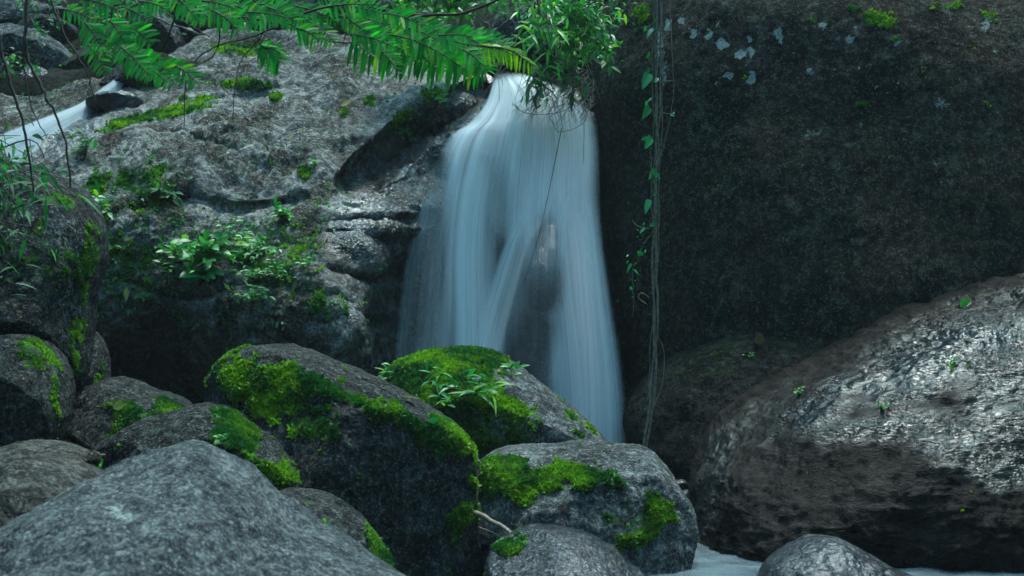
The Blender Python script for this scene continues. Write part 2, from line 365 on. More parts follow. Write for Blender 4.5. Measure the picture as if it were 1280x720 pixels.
def boulder(outline, Y, D, label, mat, lean=0.0, e=.8, n=150, amp=.05, cuts=6, seed=1, center=None, moss=None, mossbias=None, tufts=0, tsize=.02, lichen=None, wet=None,
            backD=None, name='boulder', cat='boulder', group=None, strat=0.0, fine=1.0, cutmin=.72, ridge=None):
    oc = catmull(outline, 10); c = np.array(center, float) if center is not None else oc.min(0) + (oc.max(0) - oc.min(0)) * np.array([.5, .38])
    d = oc - c; th = np.arctan2(d[:, 1], d[:, 0]); r = np.hypot(d[:, 0], d[:, 1]); o_ = np.argsort(th)
    th = th[o_]; r = r[o_]; th = np.concatenate([th - 2 * math.pi, th, th + 2 * math.pi]); r = np.concatenate([r, r, r])
    rho, t = disc_grid(n); tt = (t + math.pi) % (2 * math.pi) - math.pi
    R0 = np.interp(tt, th, r)
    ph = rho * math.pi / 2; s = np.sin(ph) ** e; cd = np.cos(np.minimum(ph, math.pi / 2)) ** e
    per = perimeter(n); nb = 14
    q = c + (s * R0)[:, None] * np.stack([np.cos(t), np.sin(t)], -1); dep = D * cd
    bq = [q]; bd = [dep]; backD = backD or D
    for i in range(1, nb):
        f = i / nb * math.pi / 2; bq.append(c + (np.cos(f) ** e * R0[per])[:, None] * np.stack([np.cos(t[per]), np.sin(t[per])], -1)); bd.append(np.full(len(per), -backD * math.sin(f) ** e))
    bq.append(c[None]); bd.append(np.array([-backD])); Q = np.concatenate(bq); dep = np.concatenate(bd)
    yp = Y + lean * (c[1] - Q[:, 1]) * K * Y
    V = at(Q[:, 0], Q[:, 1], yp); V[:, 1] -= dep
    m = len(per); faces = [gridfaces(n, n)]
    prev = per; base = n * n
    for i in range(1, nb):
        cur = np.arange(m) + base; base += m
        faces.append(np.stack([prev, np.roll(prev, -1), np.roll(cur, -1), cur], -1)[:, ::-1]); prev = cur
    quads = [faces[0][:, :], np.concatenate(faces[1:])]
    tri = np.stack([prev, np.full(m, base), np.roll(prev, -1)], -1)
    if 0 < cuts and n >= 100: cuts += 4; cutmin = min(cutmin, .66)
    rs = np.random.RandomState(seed)
    cen = at(c[0], c[1], Y); ext = np.array([np.ptp(V[:, 0]) / 2, (D + backD) / 2, np.ptp(V[:, 2]) / 2]); size = ext.mean()
    # flat breaks in the stone
    U = (V - cen) / ext
    for _ in range(cuts):
        nn = rs.normal(0, 1, 3); nn[1] = -abs(nn[1]) * .9 - .35; nn /= np.linalg.norm(nn); h = rs.uniform(cutmin, .95)
        k = U @ nn - h; U = U - nn * (np.where(k > 0, k * .82, 0))[:, None]
    if ridge:                                   # shallow shoulder line
        pass
    V = cen + U * ext
    # orientation check of the front grid
    allf = quads + [tri]
    N = vnormals(V, allf)
    if N[n * n // 2 + n // 2, 1] > 0:
        quads[0] = quads[0][:, ::-1]; allf = quads + [tri]
    N = vnormals(V, allf)
    pr = per[0]; 
    if N[base, 1] < 0: allf[-1] = tri = tri[:, ::-1]
    if (N[base - m // 2] @ (V[base - m // 2] - cen)) < 0: quads[1] = quads[1][:, ::-1]
    allf = quads + [tri]; N = vnormals(V, allf)
    so = seed * 7.13
    W = V + so
    disp = size * amp * 2.2 * fbm(W * (1.1 / size), 3, seed) + size * amp * .9 * fbm(W * (3.2 / size), 4, seed + 9, .55)
    disp += amp * .6 * fine * fbm(W * 4.5, 5, seed + 20, .6, True) + .010 * fine * fbm(W * 16, 4, seed + 31, .6)
    if strat: disp += strat * fbm(W * np.array([1.6, 1.6, 9.0]) + .8 * fbm(W * 1.2, 3, seed + 3)[:, None], 4, seed + 40, .6, True)
    V = V + N * disp[:, None]; N = vnormals(V, allf)
    px = topx(V); front = sstep(-.25, .1, -N[:, 1]) ; front[n * n:] *= .3
    at_ = {}
    mk = np.zeros(len(V))
    wv = np.stack([fbm(V * 4.5, 4, seed + 60), fbm(V * 4.5 + 31, 4, seed + 61)], -1); wf_ = np.stack([fbm(V * 15, 3, seed + 62), fbm(V * 15 + 31, 3, seed + 63)], -1)
    pw = px + 34 * wv; pl = px + 9 * wf_
    if moss: mk = blobs(pw, moss) * np.maximum(front, sstep(.2, .5, N[:, 2]))
    mk = mk * (.92 + 1.5 * fbm(V * 5, 5, seed + 77, .65)) if moss else mk
    if mossbias: mk = np.maximum(mk, mossbias * sstep(.1, .8, N[:, 2]))
    at_['moss'] = mk
    if lichen: at_['lichen'] = blobs(pl, lichen)
    if wet: at_['wet'] = np.clip(blobs(pw, wet) * (.95 + 1.5 * fbm(V * np.array([2.5, 2.5, 6]), 5, seed + 70, .65)), 0, 1)
    if moss: V = V + N * (np.clip(mk, 0, 1) * (.001 + .012 * np.clip(fbm(V * 9, 3, seed + 2) + .25, 0, 1)))[:, None]
    # allf ordering: quads0 first for tuft sampling
    o = make_mesh(name, V, allf, M[mat], attrs=at_)
    tag(o, label, cat, group or ('boulders heaped along the stream' if cat == 'boulder' else 'small stones wedged between the boulders'))
    if tufts and moss: moss_tufts(V, N, [quads[0]], mk, tufts, tsize, o, seed)
    ROCKS[label] = (V, N, quads[0])
    return o

# the giant boulder right of the fall
LR = np.random.RandomState(12)
b_wall = boulder([(737, 60), (733, 130), (748, 200), (752, 300), (770, 400), (800, 500), (850, 600), (980, 660), (1200, 670), (1480, 620), (1640, 430), (1680, 160), (1600, 10), (1400, -22), (1150, -34), (960, -34), (820, -28), (755, 0)],
    12.9, 2.1, 'giant dark overhanging boulder with pale lichen spots to the right of the waterfall', 'wall', lean=.35, e=.84, n=520, amp=.022, cuts=0, seed=5, center=(1180, 150),
    lichen=[(902, 55, 9, 9), (886, 44, 6, 6), (866, 41, 5, 6), (836, 33, 5, 9, 0, .8), (852, 26, 5, 5, 0, .8), (926, 69, 7, 7), (938, 65, 5, 6), (936, 48, 5, 6), (911, 95, 6, 7), (938, 97, 6, 10), (972, 42, 6, 8, 0, .7), (974, 44, 4, 12), (1029, 32, 4, 7, 0, .7), (1072, 38, 5, 9, 0, .7), (1060, 50, 5, 4), (1122, 53, 4, 4), (1232, 30, 9, 14, 20, .55),
            (825, 55, 10, 30, 0, .5), (1015, 170, 20, 14, 0, .42), (1175, 130, 14, 10, 0, .45), (830, 90, 8, 22, 0, .5), (1120, 40, 6, 5, 0, .5)] + [(LR.uniform(830, 1260), 20 + 190 * LR.rand() ** 1.6, 1.5 + 4 * LR.rand() ** 3, 1.5 + 5 * LR.rand() ** 3, 0, LR.uniform(.35, .8)) for _ in range(70)],
    moss=[(1076, 132, 7, 9, 20, 1.2), (1070, 12, 9, 4), (1105, 22, 26, 9, 0, .75), (1115, 40, 8, 6, 0, .85), (1188, 12, 11, 8, 0, .9), (1004, 22, 7, 3), (800, 22, 12, 22, 0, .8), (1028, 18, 6, 3), (1160, 8, 10, 5, 0, .7), (1245, 15, 14, 8, 0, .6)], tufts=1800, tsize=.016)
# wet brown boulder bottom right
boulder([(864, 640), (870, 590), (905, 532), (965, 482), (1040, 442), (1130, 398), (1210, 368), (1300, 338), (1430, 320), (1540, 400), (1580, 560), (1500, 700), (1300, 760), (1050, 740), (920, 712), (872, 690)],
    9.7, 1.35, 'large wet brown boulder glistening at the lower right of the pool', 'brown', center=(1210, 485), lean=.75, e=.86, n=360, amp=.045, cuts=0, seed=12, strat=.03, cutmin=.85, fine=1.6,
    wet=[(1200, 430, 170, 50, -24, .95), (1240, 565, 110, 44, 10, .9), (1060, 485, 140, 26, -30, .62), (1130, 530, 160, 24, -5, .5), (930, 540, 90, 20, -45, .3), (1260, 480, 60, 60, 0, .8), (890, 600, 22, 90, 15, .5)], moss=[(1188, 458, 5, 4), (1212, 460, 4, 3)], tufts=120, tsize=.014)
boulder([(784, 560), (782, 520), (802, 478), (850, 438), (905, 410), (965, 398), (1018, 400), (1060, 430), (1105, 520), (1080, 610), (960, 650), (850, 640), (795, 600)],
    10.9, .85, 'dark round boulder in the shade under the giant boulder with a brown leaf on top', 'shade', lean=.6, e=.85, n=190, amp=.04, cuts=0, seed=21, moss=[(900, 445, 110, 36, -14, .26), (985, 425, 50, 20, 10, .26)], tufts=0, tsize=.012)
boulder([(470, 500), (480, 470), (505, 450), (560, 438), (605, 439), (640, 452), (690, 490), (735, 528), (770, 570), (760, 640), (640, 680), (520, 660), (480, 580)],
    9.7, .8, 'moss capped boulder with leafy sprigs at the foot of the waterfall', 'grey', lean=.6, e=.85, n=200, amp=.03, cuts=4, seed=33,
    moss=[(560, 458, 80, 26, 0, 1.3), (525, 470, 55, 28, 0, 1.1), (620, 500, 60, 22, 30, .85), (545, 500, 70, 40, 0, .9), (720, 528, 30, 9, 40, 1), (600, 540, 90, 30, 10, .6)], tufts=16000, tsize=.02)
boulder([(262, 490), (280, 462), (315, 438), (350, 433), (400, 445), (470, 478), (530, 510), (575, 540), (598, 575), (600, 660), (598, 760), (500, 820), (400, 780), (340, 660), (290, 560)],
    8.2, .75, 'tall upright boulder with moss along its shoulder in the middle of the heap', 'dark', lean=.35, e=.68, n=260, amp=.03, cuts=4, seed=41,
    moss=[(330, 480, 75, 34, 12, 1.25), (420, 490, 70, 14, 22, 1.1), (500, 525, 60, 14, 28, 1.25), (555, 545, 40, 22, 35, 1.3), (370, 525, 70, 22, 20, .6), (578, 645, 14, 40, 5, .75), (594, 560, 5, 60, 0, .8)], tufts=20000, tsize=.018)
boulder([(598, 600), (604, 578), (640, 566), (700, 556), (770, 556), (815, 563), (845, 600), (868, 655), (862, 700), (830, 760), (720, 790), (620, 770), (596, 690)],
    8.3, .7, 'flat topped boulder with a moss band below its bare grey top', 'grey', lean=.8, e=.66, n=220, amp=.035, cuts=4, seed=52,
    moss=[(640, 590, 50, 18, 0, 1.3), (700, 595, 60, 12, 5, 1.3), (770, 600, 30, 18, 20, .8), (640, 610, 45, 20, 0, .9), (815, 640, 24, 34, -25, 1.05), (790, 665, 40, 30, 0, .6)], tufts=12000, tsize=.018)
boulder([(610, 700), (625, 680), (660, 662), (695, 661), (740, 676), (785, 706), (830, 760), (760, 830), (650, 830), (605, 760)],
    7.3, .5, 'small wet slate grey boulder at the bottom edge between two mossy boulders', 'wetb', lean=.6, e=.8, n=130, amp=.03, cuts=5, seed=60, moss=[(632, 684, 16, 12, -30, 1.2), (655, 672, 8, 5, 0, 1)], tufts=900, tsize=.016)
boulder([(950, 725), (970, 700), (1010, 678), (1040, 675), (1080, 690), (1120, 712), (1160, 745), (1130, 800), (1000, 800), (945, 760)],
    7.6, .4, 'small wet boulder in front of the pool below the wet brown boulder', 'wetb', lean=.5, e=.8, n=130, amp=.035, cuts=5, seed=66)
# left heap
boulder([(-60, 712), (0, 666), (70, 622), (140, 584), (190, 572), (235, 566), (285, 594), (350, 648), (425, 698), (478, 728), (560, 800), (500, 980), (200, 1050), (-100, 1000), (-160, 850)],
    5.0, 1.1, 'broad smooth grey boulder filling the lower left foreground', 'front', lean=.65, e=.85, n=320, amp=.045, cuts=3, seed=71, lichen=[(365, 700, 10, 4, 0, .3), (150, 640, 30, 14, 30, .5), (260, 600, 20, 8, 0, .35)])
boulder([(-40, 620), (0, 592), (35, 572), (80, 580), (122, 602), (170, 650), (180, 720), (60, 780), (-60, 740)],
    6.2, .55, 'brown grey boulder at the left edge behind the broad grey boulder', 'tan', lean=.5, e=.8, n=130, amp=.03, cuts=5, seed=75)
boulder([(320, 640), (345, 618), (385, 614), (425, 630), (462, 665), (486, 705), (490, 760), (430, 820), (340, 800), (300, 720)],
    6.6, .45, 'rounded boulder with thin green edge tucked between the grey and the tall boulder', 'dark', lean=.5, e=.8, n=140, amp=.03, cuts=4, seed=78,
    moss=[(404, 662, 14, 7, 0, 1.15), (474, 690, 10, 40, -25, .95), (430, 690, 10, 6)], tufts=1500, tsize=.014)
boulder([(105, 600), (130, 560), (170, 530), (215, 514), (262, 507), (310, 525), (350, 555), (376, 590), (372, 640), (300, 700), (160, 700), (100, 650)],
    7.7, .6, 'low boulder with green algae on its right half beside the tall boulder', 'dark', lean=.7, e=.8, n=170, amp=.035, cuts=6, seed=81,
    moss=[(290, 530, 26, 22, 20, 1.1), (310, 560, 36, 22, 30, .85), (345, 590, 30, 22, 30, 1), (278, 550, 20, 14, 0, .9)], tufts=6000, tsize=.014)
boulder([(74, 540), (88, 505), (120, 480), (155, 476), (195, 492), (232, 512), (250, 560), (200, 600), (110, 600), (78, 575)],
    8.8, .5, 'angular dark boulder with moss patch and yellow leaf in the left heap', 'dark', lean=.6, e=.72, n=140, amp=.04, cuts=7, seed=86,
    moss=[(160, 515, 24, 18, 10, 1.05), (210, 508, 24, 9, 20, 1.1), (150, 540, 16, 12, 0, .8)], tufts=3500, tsize=.014)
boulder([(-90, 240), (0, 214), (50, 213), (95, 236), (122, 275), (122, 330), (104, 400), (96, 470), (60, 530), (-60, 540), (-130, 400)],
    8.9, .75, 'tall pale speckled boulder standing at the left edge under the hanging twigs', 'dark', lean=.35, e=.8, n=230, amp=.03, cuts=4, seed=91,
    moss=[(112, 330, 14, 60, 8, .9), (100, 440, 8, 50, 0, 1.1), (70, 250, 30, 14, 20, .5), (60, 330, 50, 60, 0, .35)], lichen=[(80, 300, 40, 45, 0, .42), (40, 350, 36, 60, 0, .36), (90, 380, 25, 30, 0, .4), (30, 270, 20, 10, 0, .5)], tufts=3000, tsize=.012)
boulder([(-60, 440), (0, 420), (40, 424), (68, 448), (79, 480), (76, 530), (50, 572), (-30, 590), (-80, 520)],
    8.0, .5, 'rounded boulder with pale green algae crust at the left edge', 'dark', lean=.5, e=.78, n=140, amp=.03, cuts=3, seed=95,
    moss=[(74, 500, 8, 40, 0, 1), (50, 445, 34, 16, 20, .62), (66, 465, 14, 20, 0, .6)], tufts=1200, tsize=.012)
boulder([(-20, 575), (10, 558), (50, 553), (90, 562), (112, 580), (90, 620), (10, 630), (-30, 605)],
    7.3, .35, 'low flat boulder under the algae crusted boulder', 'tan', lean=.9, e=.8, n=100, amp=.03, cuts=4, seed=98)
boulder([(94, 440), (104, 412), (120, 420), (130, 460), (126, 500), (110, 520), (92, 500)],
    9.7, .3, 'narrow upright stone wedged behind the speckled boulder', 'dark', lean=.3, e=.8, n=80, amp=.04, cuts=4, seed=99, moss=[(126, 470, 5, 30, 0, 1)], tufts=500, tsize=.012)
for i, (o_, Y_, m_, lb) in enumerate([
    ([(836, 612), (843, 601), (856, 600), (862, 610), (856, 624), (842, 626)], 9.6, 'wetb', 'upper of two wet pebbles wedged beside the wet brown boulder'),
    ([(845, 622), (856, 612), (868, 616), (872, 632), (862, 646), (848, 642)], 9.4, 'wetb', 'lower of two wet pebbles wedged beside the wet brown boulder'),
    ([(108, 572), (114, 564), (122, 566), (124, 576), (116, 582), (108, 580)], 7.2, 'tan', 'small reddish pebble beside the low algae boulder'),
    ([(98, 590), (104, 584), (112, 586), (110, 596), (100, 596)], 7.1, 'tan', 'tiny round pebble left of the reddish pebble'),
    ([(92, 505), (104, 494), (118, 498), (120, 512), (104, 520)], 9.2, 'dark', 'small dark stone wedged above the angular dark boulder')]):
    boulder(o_, Y_, .07 if i != 4 else .12, lb, m_, e=.85, n=40, amp=.02, cuts=3, seed=100 + i, name='stone', cat='stone', fine=.2)
# upper left background
for i, (o_, Y_, D_, m_, lb, ms) in enumerate([
    ([(-40, 60), (0, 38), (40, 38), (68, 52), (92, 82), (84, 96), (40, 100), (-40, 108)], 15.2, .7, 'grey', 'pale boulder at the left above the upper stream', None),
    ([(20, 120), (30, 98), (48, 86), (66, 94), (76, 118), (60, 135), (28, 136)], 14.4, .4, 'wetb', 'small bluish boulder beside the upper stream', None),
    ([(66, 98), (84, 80), (110, 66), (150, 62), (190, 72), (196, 96), (160, 112), (90, 116)], 15.0, .5, 'tan', 'tan boulder with dark underside above the upper stream', None),
    ([(160, 42), (172, 22), (196, 16), (218, 30), (226, 52), (214, 66), (176, 66)], 15.8, .5, 'grey', 'pale upright boulder behind the crest of the outcrop', None),
    ([(-30, 30), (0, 8), (50, 6), (90, 16), (96, 34), (60, 44), (-20, 48)], 16.6, .6, 'grey', 'far boulder at the top left corner', None),
    ([(20, 34), (45, 22), (85, 28), (96, 44), (60, 54), (26, 50)], 16.0, .4, 'dark', 'low dark boulder below the far corner boulder', None),
    ([(200, 20), (230, -10), (290, -16), (330, 6), (340, 40), (290, 56), (220, 48)], 16.6, .8, 'dark', 'mossy boulder in the shade at the top behind the outcrop', [(280, 24, 30, 20, 0, .9)]),
    ([(110, 140), (118, 122), (140, 116), (166, 118), (180, 130), (164, 146), (124, 148)], 13.0, .3, 'wetb', 'wet black rock at the lower end of the upper stream', None),
    ([(128, 122), (140, 92), (170, 82), (206, 84), (222, 104), (206, 128), (160, 132)], 13.6, .4, 'dark', 'dark mossy rock between upper stream and outcrop crest', [(190, 112, 30, 8, 0, .9)]),
    ([(330, 30), (380, 6), (460, 0), (520, 20), (540, 60), (440, 80), (350, 70)], 16.4, .8, 'dark', 'shaded boulder behind the hanging green fronds', [(420, 30, 60, 20, 0, .8)]),
    ([(600, 60), (630, 20), (700, 0), (750, 30), (745, 100), (690, 120), (620, 110)], 13.9, .6, 'dark', 'dark rock under the shrub above the waterfall lip', None)]):
    boulder(o_, Y_, D_, lb, m_, e=.8, n=110, amp=.045, cuts=6, seed=120 + i, lean=.6, moss=ms, tufts=1500 if ms else 0, tsize=.02)
# dark rib of rock inside the fall
boulder([(655, 300), (668, 282), (688, 276), (704, 286), (712, 330), (716, 400), (708, 470), (690, 560), (640, 560), (618, 480), (632, 400), (640, 350)],
    11.82, .52, 'dark wet rock rib standing inside the waterfall', 'wetb', lean=.25, e=.85, n=120, amp=.03, cuts=3, seed=140, wet=[(680, 420, 200, 300)])
boulder([(700, 120), (745, 150), (770, 240), (790, 340), (830, 480), (800, 560), (730, 560), (700, 350)],
    12.7, .55, 'dark wet buttress at the right edge of the waterfall', 'dark', lean=.25, e=.85, n=120, amp=.02, cuts=2, seed=141, wet=[(740, 340, 200, 400)])

# ------------------------------------------------------------------ the outcrop left of (and behind) the waterfall
CR = np.array([(-80, 128), (0, 122), (60, 112), (110, 104), (150, 92), (200, 82), (222, 56), (255, 42), (330, 38), (400, 42), (470, 60), (540, 82), (600, 94), (640, 98), (690, 110), (735, 150), (830, 240)], float)
CP = np.array([ # px, py, depth
 (-80,130,13.8),(0,125,13.8),(60,118,13.6),(110,108,13.6),(150,95,13.8),(220,60,14.4),(300,40,14.6),(400,44,14.5),(500,75,14.0),(600,96,13.0),(680,100,12.6),(760,110,12.5),
 (0,180,12.2),(60,180,12.1),(110,160,12.5),(180,140,12.9),(260,110,13.2),(340,100,13.2),(430,100,13.1),(520,105,12.8),(580,115,12.5),
 (100,230,11.2),(180,190,11.7),(260,170,12.0),(330,165,12.1),(400,160,12.2),(450,160,12.1),
 (110,300,10.95),(180,250,11.15),(260,220,11.4),(330,220,11.5),(390,215,11.5),(430,240,11.4),(480,230,11.45),(540,200,12.0),
 (120,370,10.9),(200,330,10.85),(280,310,10.85),(360,290,10.95),(430,280,11.1),(500,270,11.35),(560,260,11.7),
 (130,430,11.1),(200,400,10.85),(280,380,10.6),(360,370,10.55),(430,360,10.65),(490,360,11.35),(560,360,11.9),
 (130,500,12.0),(200,470,11.3),(280,450,10.75),(360,440,10.6),(430,440,10.7),(490,450,11.6),(560,460,11.9),
 (150,560,12.2),(300,560,12.0),(450,560,12.0),
 (620,140,12.3),(680,160,12.1),(740,160,12.4),(620,250,12.0),(700,250,12.0),(780,250,12.6),(620,400,11.95),(720,400,11.95),(790,400,12.5),(620,560,11.9),(760,560,12.3)], float)
def interp_depth(Q):
    X, Yv = CP[:, :2] / 100, CP[:, 2]
    def ker(d): return np.where(d > 0, d * d * np.log(d + 1e-9), 0)
    D = np.linalg.norm(X[:, None] - X[None], axis=2); n = len(X)
    A = np.zeros((n + 3, n + 3)); A[:n, :n] = ker(D) + .02 * np.eye(n); A[:n, n] = 1; A[:n, n + 1:] = X; A[n:, :n] = A[:n, n:].T
    w = np.linalg.solve(A, np.concatenate([Yv, np.zeros(3)])); q = Q / 100; out = w[n] + q @ w[n + 1:]
    for i in range(n): out = out + w[i] * ker(np.linalg.norm(q - X[i], axis=1))
    return out
SLAB = [(612, 92), (560, 112), (500, 148), (445, 196), (424, 222), (428, 236), (468, 230), (502, 206), (530, 182), (575, 158), (618, 126)]
def build_outcrop():
    nx, ny, nb = 560, 360, 30
    xs = np.linspace(-80, 830, nx); crest = np.interp(xs, CR[:, 0], CR[:, 1]); crest = crest + 3 * fbm(np.stack([xs * .03, xs * 0, xs * 0], -1), 3, 4)
    v = np.linspace(0, 1, ny)[:, None]; py = 600 + (crest[None] - 600) * v; px = np.broadcast_to(xs, py.shape)
    Q = np.stack([px.ravel(), py.ravel()], -1); Yd = interp_depth(Q)
    slab = polymask(Q, SLAB, 7); top = np.interp(Q[:, 0], [424, 445, 500, 560, 612], [222, 196, 148, 112, 92]); Yd = Yd + slab * (.30 + .95 * np.clip((Q[:, 1] - top) / 90, 0, 1))
    W2 = np.stack([Q[:, 0] / 100, Q[:, 1] / 100, Q[:, 0] * 0], -1)
    # moss ledge running over the top, its underside cut back
    led = np.interp(Q[:, 0], [100, 150, 200, 250, 300, 350, 400], [165, 150, 138, 128, 122, 112, 108]); dl = Q[:, 1] - led
    Yd = Yd + .14 * sstep(-4, 12, dl) * sstep(34, 8, dl) * sstep(120, 170, Q[:, 0]) * sstep(400, 340, Q[:, 0])
    # cracks / shelves in the face
    for pts, a in (([(310, 330), (400, 300), (470, 300), (540, 305)], .06), ([(140, 275), (220, 250), (300, 262), (380, 250)], .10), ([(400, 285), (470, 278), (540, 272)], .09), ([(150, 350), (240, 372), (330, 360), (420, 380)], .10), ([(110, 215), (160, 185), (230, 175), (300, 200)], .08), ([(410, 345), (470, 350), (520, 340)], .12), ([(350, 430), (420, 400), (500, 410)], .1)):
        d = segdist(Q + 6 * np.stack([fbm(W2 * 3, 3, 50), fbm(W2 * 3, 3, 51)], -1), catmull(pts, 4, False), False); Yd = Yd + a * np.exp(-(d / 7.0) ** 2)
    V = at(Q[:, 0], Q[:, 1], Yd)
    # back over the crest
    last = V[-nx:]; rows = [V]
    for i in range(1, nb):
        t = i / nb; p = last.copy(); p[:, 1] += 2.2 * t; p[:, 2] -= .8 * t * t; rows.append(p)
    V = np.concatenate(rows); F = gridfaces(ny + nb - 1, nx)
    N = vnormals(V, [F])
    if N[nx * 100 + 200, 1] > 0: F = F[:, ::-1]; N = -N
    dry = 1 - sstep(510, 600, topx(V)[:, 0]) * .6
    W = V
    disp = .26 * fbm(W * .9, 3, 61) + .10 * fbm(W * 1.9, 4, 62, .55, True) * dry + .10 * fbm(W * 5.2, 5, 63, .62, True) * dry * sstep(-.08, .22, fbm(W * .8, 3, 66)) + .016 * fbm(W * 15, 4, 64, .6)
    V = V + N * disp[:, None]; N = vnormals(V, [F]); px = topx(V)
    wet = np.maximum(blobs(px, [(515, 225, 100, 46, -35, 1.5), (470, 290, 80, 60, 0, 1.2), (640, 300, 220, 330), (480, 350, 90, 130, 0, .8), (420, 420, 110, 50, 0, .6), (450, 150, 40, 26, -30, .5), (90, 165, 60, 26, -25, .9), (250, 470, 160, 40, 0, .5)]), polymask(px, SLAB, 8) * .45)
    moss = blobs(px, [(215, 140, 60, 8, -12, 1), (320, 108, 26, 7, 0, 1.1), (150, 155, 30, 7, -20, 1), (463, 128, 8, 8, 0, 1.1), (345, 122, 9, 6, 0, 1.1), (381, 216, 9, 9, 0, 1.2), (300, 104, 40, 6, 0, 1), (500, 150, 22, 9, -45, 1), (540, 118, 18, 9, 0, .9), (430, 140, 8, 6, 0, .8), (250, 125, 30, 6, 0, .8), (160, 330, 60, 60, 0, .5), (350, 320, 60, 60, 0, .45), (170, 230, 60, 40, 0, .5), (120, 260, 20, 60, 0, .6), (410, 380, 40, 30, 0, .42), (300, 60, 50, 12, 0, .6), (200, 42, 30, 10, 0, .6)])
    moss = moss * (.95 + 1.5 * fbm(V * 5, 5, 777, .65))
    soil = blobs(px, [(230, 270, 170, 90, 0, .5)])
    o = make_mesh('rock_outcrop', V, F, M['cliff'], attrs={'wet': wet, 'moss': moss})
    tag(o, 'broad crusted grey rock outcrop left of and behind the waterfall', 'rock outcrop')
    moss_tufts(V, N, [F], moss, 16000, .022, o, 70)
    ROCKS['outcrop'] = (V, N, F)
    return V.reshape(-1, nx, 3)
OUT = build_outcrop()

# surface lookup: nearest front vertex of a rock at a photo position
def onrock(key, px, py, lift=0.0):
    V, N, F = ROCKS[key]; q = topx(V); d = (q[:, 0] - px) ** 2 + (q[:, 1] - py) ** 2
    m = d < max(d.min() * 1.5 + 2, 6); idx = np.where(m)[0]; i = idx[np.argmin(V[idx, 1])]
    return V[i] + N[i] * lift, N[i]
RK = {k.split(' ')[0] + ' ' + k.split(' ')[1]: k for k in ROCKS if k != 'outcrop'}

# ------------------------------------------------------------------ water
def water_mat(name, colr, streak, thin, rough=.35, lo=.0, hi=1.0, contrast=(.25, .75)):
    t = NT(name); f = t.attr('flow').outputs[1]; d = t.attr('dens').outputs[2]
    mp = t.n('ShaderNodeMapping'); t.set(mp.inputs[0], f); mp.inputs['Scale'].default_value = streak
    a = t.noise(mp.outputs[0], 1.0, 4, .55, .15)
    mp2 = t.n('ShaderNodeMapping'); t.set(mp2.inputs[0], f); mp2.inputs['Scale'].default_value = (streak[0] * 4.5, streak[1] * .8, 1)
    b = t.noise(mp2.outputs[0], 1.0, 3, .5, .1)
    s = t.math('ADD', t.math('MULTIPLY', a, .68), t.math('MULTIPLY', b, .32))
    s = t.ramp(s, contrast[0], contrast[1])
    al = t.math('MULTIPLY', d, t.math('ADD', t.math('MULTIPLY', s, 1 - thin), thin), clamp=True)
    p = t.pbsdf(Base_Color=(*colr, 1), Roughness=rough, IOR=1.2); p.inputs['Specular IOR Level'].default_value = .25
    tl = t.n('ShaderNodeBsdfTranslucent'); tl.inputs[0].default_value = (*colr, 1)
    m0 = t.n('ShaderNodeMixShader'); m0.inputs[0].default_value = .4; t.t.links.new(p.outputs[0], m0.inputs[1]); t.t.links.new(tl.outputs[0], m0.inputs[2])
    tp = t.n('ShaderNodeBsdfTransparent'); m = t.n('ShaderNodeMixShader'); t.set(m.inputs[0], al)
    t.t.links.new(tp.outputs[0], m.inputs[1]); t.t.links.new(m0.outputs[0], m.inputs[2]); return t.done(m.outputs[0])
M['fall'] = water_mat('silky_falling_water', (.90, .95, .98), (15, .35, 1), .26, contrast=(.34, .64))
M['pool'] = water_mat('foaming_pool_water', (.50, .64, .72), (3, 9, 1), .30, contrast=(.25, .75))
M['upper'] = water_mat('silky_stream_water', (.72, .84, .92), (34, .8, 1), .45, contrast=(.2, .8))
def strip(L, Rr, depth, nx=90, ny=150, seed=0, bulge=.05, dens=None):
    """left and right edge polylines [(px,py)], depth function of (u,v) -> metres"""
    def res(p):
        p = catmull(p, 8, False); d = np.concatenate([[0], np.cumsum(np.hypot(*np.diff(p, axis=0).T))]); s = np.linspace(0, d[-1], ny); return np.stack([np.interp(s, d, p[:, 0]), np.interp(s, d, p[:, 1])], -1)
    l, r = res(L), res(Rr); u = np.linspace(0, 1, nx)
    Q = l[:, None] * (1 - u)[None, :, None] + r[:, None] * u[None, :, None]; U, Vv = np.meshgrid(u, np.linspace(0, 1, ny))
    Yd = depth(U, Vv) - bulge * np.sin(math.pi * U)
    q = Q.reshape(-1, 2); f = np.stack([U.ravel(), Vv.ravel(), np.zeros(U.size)], -1)
    Yd = Yd.ravel() + .025 * fbm(np.stack([U.ravel() * 9 * min(1, np.abs(r[:, 0] - l[:, 0]).mean() / 240), Vv.ravel() * 1.5, U.ravel() * 0 + seed], -1), 3, seed)
    V = at(q[:, 0], q[:, 1], Yd)
    e = sstep(0, .10, U.ravel()) * sstep(1, .90, U.ravel())
    d = e if dens is None else e * dens(q, U.ravel(), Vv.ravel())
    w = (np.abs(r[:, 0] - l[:, 0]).mean()) / 240.0
    f[:, 0] = f[:, 0] * w + seed * 3.7; f[:, 1] += seed * 1.3
    return V, gridfaces(ny, nx), f, d
